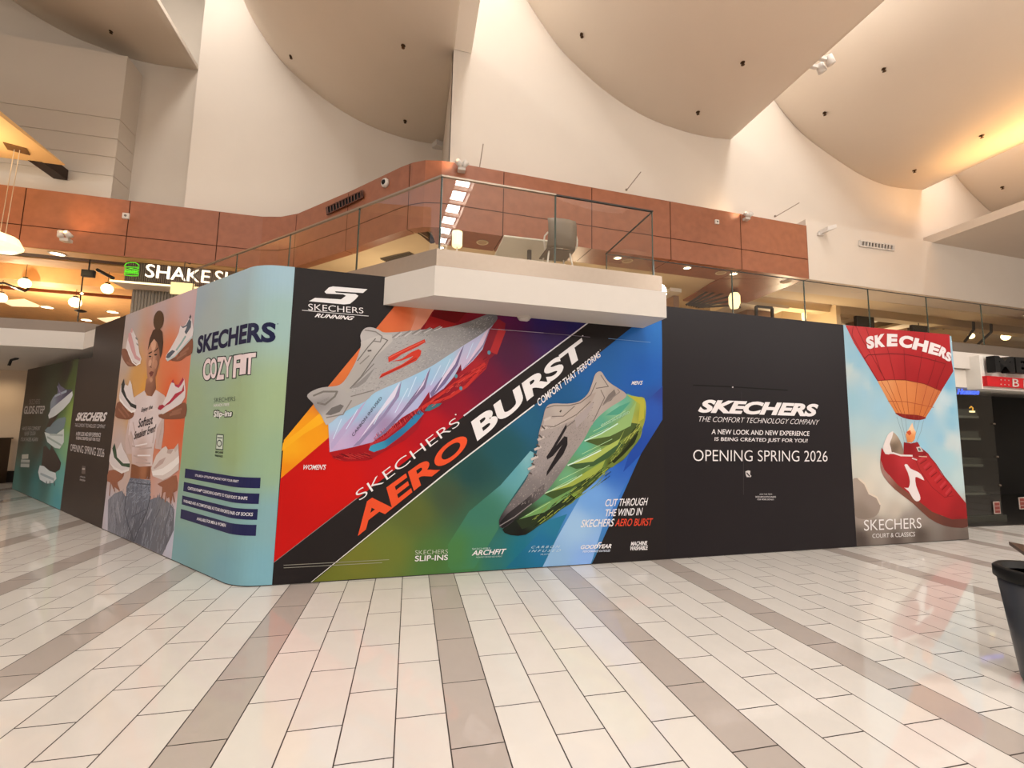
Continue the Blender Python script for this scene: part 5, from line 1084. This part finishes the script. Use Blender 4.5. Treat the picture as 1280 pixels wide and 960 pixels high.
A.line(w((375, 112), (440, 122), (480, 150), (470, 185), (430, 180)), .014, '#837d76', 12).line(w((395, 240), (412, 238)), .02, '#5d5853', 12).line(w((345, 320), (400, 270)), .012, '#837d76', 12)
A.p(w((518, 278), (545, 262), (640, 215), (742, 168), (748, 186), (700, 214), (600, 262), (560, 292), (520, 310)), '#c8382a', 12)
A.p(w((540, 305), (600, 290), (660, 248), (705, 228), (722, 240), (716, 268), (690, 300), (600, 345), (462, 410), (478, 382), (600, 325), (650, 292), (672, 272), (600, 300)), '#cc3a28', 12)
A.line(w((525, 282), (640, 226), (738, 180)), .012, '#e0604a', 13).line(w((470, 400), (600, 335), (690, 285)), .012, '#a02a20', 13)
A.text('CARBON INFUSED', w((293, 755), (470, 520), (482, 530), (305, 768)), '#3a3444', 13)
A.text('AERO BURST', w((88, 555), (155, 522), (160, 535), (92, 572)), '#8a847c', 13)
A.build()
# men's shoe
m_ = Z(610, 455, 4.267)
A = Art('printed_shoe', t, 'big printed taupe and green running shoe at lower right', CL)
A.p(smoothed(m_((720, 160), (765, 168), (800, 175), (832, 182), (842, 230), (836, 300), (822, 345), (812, 392), (770, 450), (720, 512), (650, 555), (600, 600), (545, 650), (480, 705), (450, 740), (390, 775), (330, 825), (270, 862), (200, 910), (120, 912), (75, 882), (140, 830), (200, 765), (300, 688), (400, 560), (440, 500), (510, 400), (560, 310), (640, 235)), 2),
  [(780, 500, '#62a68a'), (770, 510, '#7cb89a'), (805, 505, '#a8a83c'), (803, 520, '#8f9436'), (790, 530, '#a9a648'), (750, 530, '#58a084'), (765, 550, '#8ea44c'), (785, 560, '#566026'), (730, 560, '#5aa482'), (745, 580, '#7a9a48'), (765, 580, '#4c5620'), (710, 600, '#6aa87c'), (720, 615, '#7e8c3a'), (735, 610, '#3c451c'), (680, 620, '#4f8c66'), (690, 640, '#4c5a28'), (660, 650, '#2c3a26'), (640, 660, '#1c201a'), (650, 665, '#1a1815')], 5, .05)
for pts, c in ((((515, 412), (600, 385), (740, 310), (810, 320), (770, 365), (690, 420), (600, 440)), '#4a5a2c'), (((420, 540), (540, 500), (690, 410), (720, 430), (640, 500), (560, 545), (470, 560)), '#3f5a34'), (((290, 690), (420, 640), (600, 540), (610, 590), (520, 650), (430, 700), (350, 720)), '#41542a'), (((150, 835), (300, 770), (450, 690), (470, 720), (380, 780), (270, 850), (180, 880)), '#2a3420'), (((640, 530), (700, 480), (770, 390), (800, 340), (820, 345), (800, 400), (720, 505), (650, 550)), '#3a4420')):
    A.p(m_(*pts), c, 6)
for pts, c in ((((515, 408), (640, 350), (740, 270), (790, 200), (760, 330), (650, 385)), '#8fb06a'), (((425, 537), (560, 480), (700, 400), (730, 345), (690, 430), (560, 520)), '#a4b458'), (((300, 688), (430, 630), (580, 540), (625, 510), (600, 570), (450, 650)), '#9aa848'), (((165, 828), (290, 750), (440, 670), (470, 650), (420, 710), (300, 790)), '#6f9a58'), (((625, 275), (700, 225), (760, 200), (700, 270)), '#4f9a7e'), (((740, 165), (800, 178), (832, 190), (830, 290), (800, 310), (810, 215)), '#b0aa3c')):
    A.p(m_(*pts), c, 7)
A.line(m_((515, 410), (600, 372), (690, 318)), .016, '#c4e0cc', 8).line(m_((425, 540), (520, 500), (600, 460)), .016, '#cfe4d0', 8).line(m_((300, 690), (420, 640), (500, 590)), .014, '#b8d4a8', 8)
A.p(m_((795, 340), (815, 330), (822, 350), (800, 410), (730, 500), (660, 552), (630, 548), (700, 490), (770, 410)), '#6c7a34', 8); A.p(m_((795, 360), (805, 358), (780, 420), (720, 485), (670, 530), (660, 520), (740, 440)), '#262c16', 9)
A.p(m_((440, 695), (470, 690), (480, 705), (560, 660), (620, 590), (630, 560), (600, 620), (540, 670), (470, 720)), '#7f9a3c', 8)
UPM = [(622, 650, '#3a3436'), (640, 630, '#6e6664'), (655, 610, '#7d7572'), (665, 640, '#544d4c'), (670, 580, '#978d88'), (690, 560, '#a39891'), (700, 600, '#7c7470'), (680, 520, '#a99c92'), (720, 540, '#9c9088'), (740, 500, '#b0a398'), (750, 480, '#b4a79a'), (770, 500, '#a8998c'), (700, 510, '#b5a99d')]
A.p(smoothed(m_((58, 832), (100, 760), (180, 650), (215, 590), (240, 520), (265, 450), (270, 370), (290, 300), (308, 232), (345, 211), (420, 212), (482, 200), (530, 160), (555, 100), (572, 52), (600, 40), (622, 70), (645, 98), (690, 128), (735, 160), (720, 188), (640, 238), (562, 310), (510, 402), (440, 502), (400, 562), (300, 692), (200, 772), (140, 832), (75, 876)), 3), UPM, 10, .05)
A.p(m_((62, 845), (100, 800), (190, 730), (270, 660), (300, 640), (300, 692), (200, 772), (140, 832), (75, 876)), [(625, 658, '#1f1c1d'), (650, 640, '#332e2e'), (680, 612, '#665e5c')], 11, .05)
A.line(m_((62, 862), (140, 815), (230, 745)), .012, '#8d8580', 12)
A.p(m_((300, 300), (350, 290), (450, 235), (540, 165), (575, 150), (540, 230), (450, 300), (340, 345), (290, 345)), [(680, 530, '#b7aa9f'), (720, 510, '#b5a699'), (740, 495, '#a8998c')], 11, .05)
for pts in (((340, 280), (400, 278), (460, 225)), ((300, 330), (350, 335), (470, 270), (545, 200)), ((310, 235), (350, 222), (430, 222), (490, 208), (545, 165), (575, 100)), ((575, 130), (640, 120), (600, 60)), ((400, 350), (500, 270), (560, 205)), ((560, 305), (620, 180), (600, 140))): A.line(m_(*pts), .011, '#6e645c', 12)
A.p(m_((610, 215), (640, 165), (672, 135), (680, 160), (655, 195)), '#776d66', 12); A.line(m_((610, 220), (700, 150), (690, 135)), .012, '#857a71', 12)
A.p(m_((460, 290), (555, 205), (560, 215), (520, 290), (470, 340)), '#a69a94', 12)
KM = m_((265, 460), (290, 350), (430, 300), (540, 210), (560, 215), (570, 300), (505, 398), (435, 500), (395, 560), (295, 690), (230, 735), (150, 760), (110, 760), (180, 655), (240, 525))
A.knit(KM, ['#8d827b', '#857b74', '#a99d93', '#a3978d', '#7d746d'], 800, .020, .005, 11, .95, 4)
rr_ = random.Random(9)
for i in range(70):
    f = i/70; x_ = 230+f*400; y_ = 860-f*270+rr_.uniform(-45, 25); A.line(m_((x_, y_), (x_+30, y_-24)), .007, rr_.choice(('#1d2412', '#7c8c3a', '#333c1c', '#a8b24c')), 8)
for i in range(40):
    f = i/40; x_ = 650+f*150; y_ = 520-f*170+rr_.uniform(-30, 18); A.line(m_((x_, y_), (x_+16, y_-22)), .006, rr_.choice(('#1d2412', '#8c9a44', '#333c1c', '#b8c05c')), 9)
for a, b_ in (((540, 390), (640, 340)), ((560, 360), (690, 290)), ((460, 520), (600, 450)), ((500, 480), (660, 400)), ((340, 670), (470, 600)), ((380, 620), (540, 540)), ((200, 810), (330, 735)), ((600, 330), (730, 250))): A.line(m_(a, b_), .006, '#b6d89c', 8)
for i in range(6): A.line(m_((300-i*17, 300+i*52), (330-i*17, 286+i*52)), .03, '#c2b6ab', 12)
for i in range(6): A.line(m_((285-i*13, 330+i*50), (300-i*14, 345+i*48)), .02, '#5a514b', 12)
A.p(m_((310, 495), (345, 440), (415, 320), (418, 340), (385, 400), (345, 465), (315, 510)), '#2a2526', 12)
A.p(m_((335, 470), (405, 385), (422, 390), (422, 430), (400, 480), (310, 598), (312, 575), (370, 470), (395, 430), (345, 490), (318, 508)), '#262122', 12)
A.line(m_((383, 255), (388, 248)), .02, '#4a423d', 12)
A.text('CARBON INFUSED', m_((600, 322), (750, 250), (753, 262), (604, 335)), '#a8d0b4', 13)
A.build()
A = Art('emblem', t, 'white S emblem in the black corner')
s6 = Z(320, 180, 4)
A.p(s6((557, 727), (385, 713), (365, 718), (343, 740), (352, 749), (437, 753), (450, 760), (425, 778), (296, 770), (266, 787), (440, 803), (470, 800), (500, 775), (512, 760), (498, 751), (400, 744), (395, 737), (535, 746)), '#e6e2dc', 4); A.line(s6((232, 832), (562, 861)), .008, '#cfcac4', 4); A.build()
W = '#ece6e0'
for s, f, q, c, bo, sh in (
 ('SKECHERS', s6, ((262, 799), (537, 820), (537, 848), (262, 832)), W, -.005, 0), ('RUNNING', s6, ((300, 847), (494, 863), (485, 882), (293, 867)), W, .03, .3),
 ('SKECHERS', Z(0, 0, 1), ((443.5, 615.5), (569, 521.5), (575.5, 530), (450, 626)), W, -.012, 0),
 ('AERO', z5, ((402, 478), (957, 77), (990, 150), (430, 600)), '#e8532c', .035, 0), ('BURST', z6b, ((130, 672), (762, 193), (788, 285), (167, 785)), W, .04, 0),
 ('COMFORT THAT PERFORMS', z6b, ((505, 548), (860, 268), (872, 300), (518, 588)), W, .015, 0),
 ("WOMEN'S", z5, ((160, 243), (272, 242), (268, 268), (154, 268)), W, .015, .2), ("MEN'S", z6b, ((1050, 440), (1112, 438), (1107, 462), (1045, 462)), W, .015, .2),
 ('CUT THROUGH', z7b, ((900, 475), (1142, 466), (1137, 510), (896, 516)), W, .012, .2), ('THE WIND IN', z7b, ((900, 533), (1112, 524), (1107, 566), (896, 573)), W, .012, .2), ('SKECHERS', z7b, ((762, 592), (950, 586), (944, 630), (756, 636)), W, .012, .2), ('AERO BURST', z7b, ((957, 587), (1170, 583), (1165, 625), (952, 630)), '#d8482e', .012, .2),
 ('SKECHERS', z5, ((716, 671), (880, 666), (878, 687), (716, 692)), '#c9ccb4', -.01, 0), ('SLIP-INS', z5, ((716, 698), (880, 692), (878, 719), (714, 726)), W, .012, 0),
 ('ARCHFIT', z5, ((1000, 672), (1172, 662), (1165, 690), (998, 697)), W, .02, .2), ('SKECHERS', z5, ((1000, 660), (1090, 656), (1090, 665), (1000, 669)), '#b9ccc0', 0, 0), ('PODIATRIST CERTIFIED ARCH SUPPORT', z5, ((1022, 702), (1150, 697), (1148, 704), (1020, 709)), '#b9ccc0', 0, 0),
 ('C A R B O N', z7b, ((478, 742), (640, 738), (636, 752), (474, 755)), '#c4d8dc', 0, .3), ('I N F U S E D', z7b, ((462, 764), (645, 760), (640, 774), (458, 777)), '#c4d8dc', 0, .3), ('PLATE', z7b, ((530, 786), (580, 784), (578, 792), (528, 794)), '#b4ccd4', 0, 0),
 ('GOODYEAR', z7b, ((759, 737), (935, 730), (930, 754), (755, 760)), W, .03, .2), ('PERFORMANCE OUTSOLES', z7b, ((770, 768), (925, 762), (923, 774), (768, 780)), '#dfe6ee', .01, 0),
 ('MACHINE', z7b, ((1045, 717), (1137, 713), (1135, 737), (1042, 741)), W, .03, .1), ('WASHABLE', z7b, ((1040, 743), (1140, 739), (1138, 764), (1036, 768)), W, .03, .1)):
    Art('lettering', t, 'orange lettering' if c == '#e8532c' else 'red lettering' if c == '#d8482e' else None).text(s, f(*q), c, 6, bo, sh, 6).build()
A = Art('print_marks', t)
A.ell(z4a((918, 753))[0], .9, .9, W, 6); A.ell(z6b((768, 183))[0], .9, .9, W, 6); A.ell(z6b((868, 264))[0], .5, .5, W, 6)
A.line(z7b((848, 750), (862, 724), (875, 722)), .012, W, 6)
A.line(z5((60, 745), (585, 717)), .006, '#9a9686', 6).line(z5((60, 758), (550, 732)), .006, '#9a9686', 6)
A.line(z6b((245, 143), (545, 166)), .007, '#b9a8b4', 6).line(z6b((545, 166), (810, 190)), .006, '#8d8088', 6).line(z6b((915, 198), (1155, 220)), .006, '#7ea4cc', 6)
A.build()
# ---- right black panel
t = panel('hoarding_panel', S_AB, S_BB, [(S_AB, HT), (S_BB, HT)], 'wide plain black hoarding panel right of the shoes with the white opening notice', '#241f20')
z = Z(860, 480, 6)
notice(z, [('SKECHERS', ((92, 115), (978, 150), (970, 246), (72, 214)), .05, .22), ('THE COMFORT TECHNOLOGY COMPANY', ((82, 242), (986, 268), (978, 306), (78, 281)), -.01, .2), ('A NEW LOOK AND NEW EXPERIENCE', ((178, 338), (910, 355), (908, 390), (175, 376)), .01, 0), ('IS BEING CREATED JUST FOR YOU!', ((200, 398), (897, 412), (893, 447), (197, 434)), .01, 0), ('OPENING SPRING 2026', ((38, 493), (1045, 502), (1045, 582), (38, 578)), -.008, 0),
  ('JOIN THE TEAM', ((535, 822), (628, 822), (628, 833), (535, 833)), 0, 0), ('SKECHERS.COM/CAREERS', ((505, 840), (658, 841), (658, 852), (505, 852)), 0, 0), ('FOR MORE DETAILS', ((520, 860), (642, 861), (642, 871), (520, 871)), 0, 0)], t, '#e8e0da')
A = Art('sticker', t, 'small torn white sticker'); A.p(z((430, 655), (450, 648), (466, 652), (464, 680), (474, 688), (470, 698), (440, 698), (432, 680)), '#cfc8c0', 3); A.line(z((440, 668), (460, 690)), .02, '#3a3230', 4); A.build()
A = Art('seam_slot', t, 'dark horizontal slit above the lettering'); A.line(z((40, 9), (300, 20), (745, 47)), .018, '#0c0909', 2); A.ell(z((334, 24))[0], .9, .9, '#b9b0a8', 4); A.line(z((415, 560), (415, 830)), .006, '#4a4240', 2); A.line(z((400, 60), (405, 250)), .005, '#3a3332', 2); A.build()
# ---- balloon panel
t = panel('hoarding_panel', S_BB, S_R, [(S_BB, HT), (S_R, HT)], 'rightmost hoarding panel printed with a red hot air balloon carrying a red shoe',
  [(1058, 420, '#8fb0bc'), (1070, 460, '#82aec0'), (1068, 500, '#93b8c2'), (1080, 440, '#7cabc0'), (1075, 540, '#a9c0c0'), (1100, 510, '#96bac6'), (1110, 550, '#b0c4c0'), (1160, 520, '#8ab4c6'), (1185, 480, '#6fa6bf'), (1190, 530, '#86b2c2'), (1064, 460, '#b7c3bd'), (1070, 465, '#b5c1bd'), (1060, 464, '#b6c0ba'), (1074, 456, '#86b0c0'), (1064, 449, '#86b0c0'), (1084, 482, '#a9bec0'), (1080, 490, '#94b8c4'), (1093, 476, '#86b2c2'), (1178, 498, '#b6c6c6'), (1185, 503, '#b2c4c6'), (1172, 508, '#b8c6c4'), (1164, 503, '#8ab4c6'), (1190, 512, '#80b0c2'), (1191, 550, '#bcc7c2'), (1186, 556, '#bcc6c2'), (1196, 556, '#bcc6c2'), (1176, 548, '#8cb6c6'), (1188, 570, '#a0c2c6'), (1180, 570, '#9cc0c6'), (1200, 600, '#b4c8c4'), (1150, 560, '#8fbccb'), (1075, 580, '#c4c2b2'), (1085, 610, '#d2c8b4'), (1110, 610, '#cfc8b8'), (1095, 590, '#cfc9b8'), (1115, 590, '#c6c8bc'), (1130, 620, '#cbc3b2'), (1100, 632, '#cabfac'), (1120, 640, '#bdb09e'), (1150, 668, '#54483f'), (1205, 668, '#665a50'), (1095, 660, '#7d7065'), (1130, 655, '#857a70'), (1080, 645, '#9d8e80'), (1150, 650, '#8f8175'), (1075, 675, '#4c413a'), (1120, 675, '#5d5048'), (1190, 668, '#6a5c52'), (1205, 640, '#b0a89a')], .07)
CLB = (S_BB+.002, S_R-.002); zB = Z(1050, 400, 6.857); zR = Z(1060, 510, 5.333)
A = Art('printed_clouds', t, 'printed clouds', CLB)
A.p(smoothed(zR((30, 480), (70, 470), (110, 505), (140, 570), (190, 595), (215, 650), (190, 715), (120, 740), (45, 720), (40, 600)), 3), [(1068, 605, '#a39384'), (1090, 625, '#9a8a7c'), (1080, 645, '#857668')], 2, .08)
A.line(zR((70, 470), (110, 505), (140, 570), (190, 595), (213, 640)), .03, '#d6c6ae', 3)
A.build()
A = Art('printed_balloon', t, 'printed red balloon with orange skirt', CLB)
A.p(zB((45, 45), (936, 125), (952, 330), (970, 440), (865, 610), (720, 548), (560, 515), (440, 512), (318, 522), (210, 345), (120, 200)), [(1060, 412, '#b03030'), (1085, 440, '#b02c2c'), (1110, 420, '#a82426'), (1150, 440, '#a01c20'), (1100, 465, '#a82626'), (1140, 475, '#94181c'), (1175, 485, '#8e161a'), (1180, 425, '#a42024'), (1188, 460, '#941a1c')], 3, .08)
A.p(zB((318, 522), (440, 511), (560, 514), (720, 547), (866, 610), (790, 745), (730, 840), (640, 850), (560, 835), (475, 798), (410, 690)), [(1105, 480, '#cf8a55'), (1130, 490, '#c97a44'), (1160, 495, '#b9683a'), (1125, 515, '#cc7a40'), (1150, 520, '#bd6a34')], 4, .06)
A.p(smoothed(zB((470, 797), (560, 808), (660, 815), (735, 838), (690, 856), (620, 855), (540, 838)), 3), '#7c1a16', 6)
for a in (((110, 55), (100, 130), (215, 340), (320, 520)), ((135, 55), (200, 190), (290, 340), (385, 515)), ((220, 65), (300, 300), (340, 420), (380, 512)), ((400, 230), (420, 300), (470, 515)), ((545, 250), (552, 380), (562, 515)), ((700, 280), (685, 400), (660, 530)), ((820, 330), (780, 470), (748, 555)), ((900, 380), (850, 500), (820, 590)), ((725, 110), (722, 180))): A.line(zB(*a), .010, '#6d1216', 6)
for a in (((350, 520), (430, 660), (500, 800)), ((400, 515), (470, 680), (530, 815)), ((470, 515), (520, 680), (560, 835)), ((565, 518), (575, 700), (590, 830)), ((660, 535), (640, 720), (630, 850)), ((745, 555), (700, 730), (670, 845)), ((810, 585), (750, 750), (700, 850)), ((845, 600), (780, 740))): A.line(zB(*a), .009, '#8f3d22', 6)
A.line(zB((205, 335), (240, 300), (420, 288), (560, 295), (720, 325), (900, 375)), .014, '#6d1216', 6).line(zB((320, 520), (440, 512), (560, 515), (720, 547), (866, 610)), .012, '#7a1c16', 6).line(zB((410, 695), (560, 700), (700, 728), (800, 750)), .010, '#a04c28', 6)
for a in (((485, 830), (535, 980), (560, 1090)), ((715, 860), (690, 960), (640, 1075)), ((520, 840), (575, 1075)), ((680, 860), (620, 1075)), ((560, 850), (585, 1075)), ((640, 865), (610, 1075))): A.line(zB(*a), .007, '#7a8a8c', 2)
A.p(zB((560, 980), (590, 930), (618, 880), (630, 930), (648, 960), (640, 1020), (615, 1050), (575, 1050)), [(1138, 535, '#f0c49a'), (1140, 548, '#d8884a'), (1136, 552, '#c97a44')], 3, .03); A.p(zB((565, 960), (600, 945), (610, 975), (590, 990)), '#c2502a', 4)
A.build()
A = Art('lettering', t, 'white printed lettering', CLB)
for ch, q in (('S', ((215, 150), (282, 130), (294, 240), (232, 253))), ('K', ((292, 135), (387, 115), (383, 229), (298, 238))), ('E', ((400, 118), (490, 122), (488, 226), (398, 228))), ('C', ((508, 128), (628, 142), (608, 246), (497, 230))), ('H', ((640, 152), (758, 182), (738, 279), (612, 248))), ('E', ((772, 190), (862, 220), (832, 306), (750, 285))), ('R', ((868, 225), (928, 258), (895, 336), (835, 305))), ('S', ((915, 265), (955, 290), (945, 363), (890, 340)))): A.text(ch, zB(*q), '#dcd2cc', 8, .06)
A.build(); A = Art('lettering', t, 'white lettering at the foot', CLB)
A.text('SKECHERS', zR((103, 746), (485, 731), (487, 800), (105, 818)), '#e8e2da', 8, -.004); A.text('COURT & CLASSICS', zR((160, 838), (443, 825), (443, 855), (160, 866)), '#e0dad2', 8, .0); A.build()
A = Art('printed_shoe', t, 'printed red shoe with brown sole and white side stripe', CLB)
A.p(smoothed(zR((214, 340), (240, 408), (330, 508), (470, 618), (560, 688), (690, 738), (800, 736), (803, 780), (760, 800), (640, 784), (540, 735), (430, 634), (310, 542), (238, 460), (215, 400)), 2), [(1105, 585, '#9a7468'), (1130, 615, '#7a4a3a'), (1160, 640, '#6a3a2c'), (1190, 655, '#5a3026'), (1209, 655, '#5e342a')], 4, .06)
A.p(zR((222, 262), (245, 300), (285, 302), (372, 308), (425, 322), (440, 320), (530, 300), (572, 362), (622, 442), (685, 512), (742, 582), (790, 642), (803, 738), (690, 742), (560, 692), (470, 622), (330, 512), (240, 412), (214, 342)), [(1105, 570, '#9c1f22'), (1110, 590, '#962024'), (1140, 600, '#9c1c20'), (1150, 585, '#a82a2a'), (1165, 600, '#b02628'), (1180, 620, '#a82024'), (1200, 640, '#94181c'), (1200, 650, '#801418'), (1160, 630, '#a01e22'), (1130, 575, '#b23034')], 5, .06)
A.p(zR((368, 308), (370, 228), (420, 236), (462, 226), (482, 262), (528, 300), (500, 330), (430, 325)), [(1135, 560, '#84181c'), (1148, 562, '#942226'), (1155, 570, '#7c1a1c')], 6, .05)
A.p(smoothed(zR((262, 180), (285, 160), (300, 158), (290, 200), (276, 240), (290, 300), (246, 306), (232, 255)), 2), '#ddd0c6', 6)
A.p(smoothed(zR((298, 160), (330, 192), (355, 240), (370, 306), (330, 308), (290, 298), (277, 240), (285, 190)), 2), [(1115, 545, '#b09c86'), (1125, 565, '#8c7864'), (1118, 560, '#6f5d4c')], 5, .04)
A.line(zR((246, 300), (300, 300), (350, 316), (425, 318)), .028, '#d8ccc4', 7)
A.p(smoothed(zR((373, 380), (393, 376), (412, 402), (450, 420), (482, 440), (506, 482), (470, 466), (446, 462), (452, 520), (476, 580), (478, 612), (455, 622), (430, 602), (402, 555), (372, 530), (400, 532), (410, 490), (396, 430)), 2), '#ddd0ca', 7)
for i in range(6): A.line(zR((470+i*36, 355+i*43), (505+i*35, 325+i*42)), .045, '#b83238', 7); A.line(zR((480+i*36, 372+i*43), (520+i*34, 345+i*42)), .016, '#781418', 8)
A.line(zR((440, 330), (480, 420), (560, 530), (640, 595), (700, 585)), .010, '#7c1418', 7).line(zR((520, 300), (580, 370), (640, 460), (690, 520)), .02, '#881a1c', 7)
A.p(zR((452, 262), (478, 256), (498, 290), (465, 292)), '#c9bdb4', 8); A.p(zR((462, 268), (476, 266), (486, 284), (470, 286)), '#54605c', 9); A.line(zR((425, 335), (455, 345)), .02, '#d0c4bc', 8).line(zR((470, 322), (522, 325)), .014, '#c9a890', 8)
A.build()
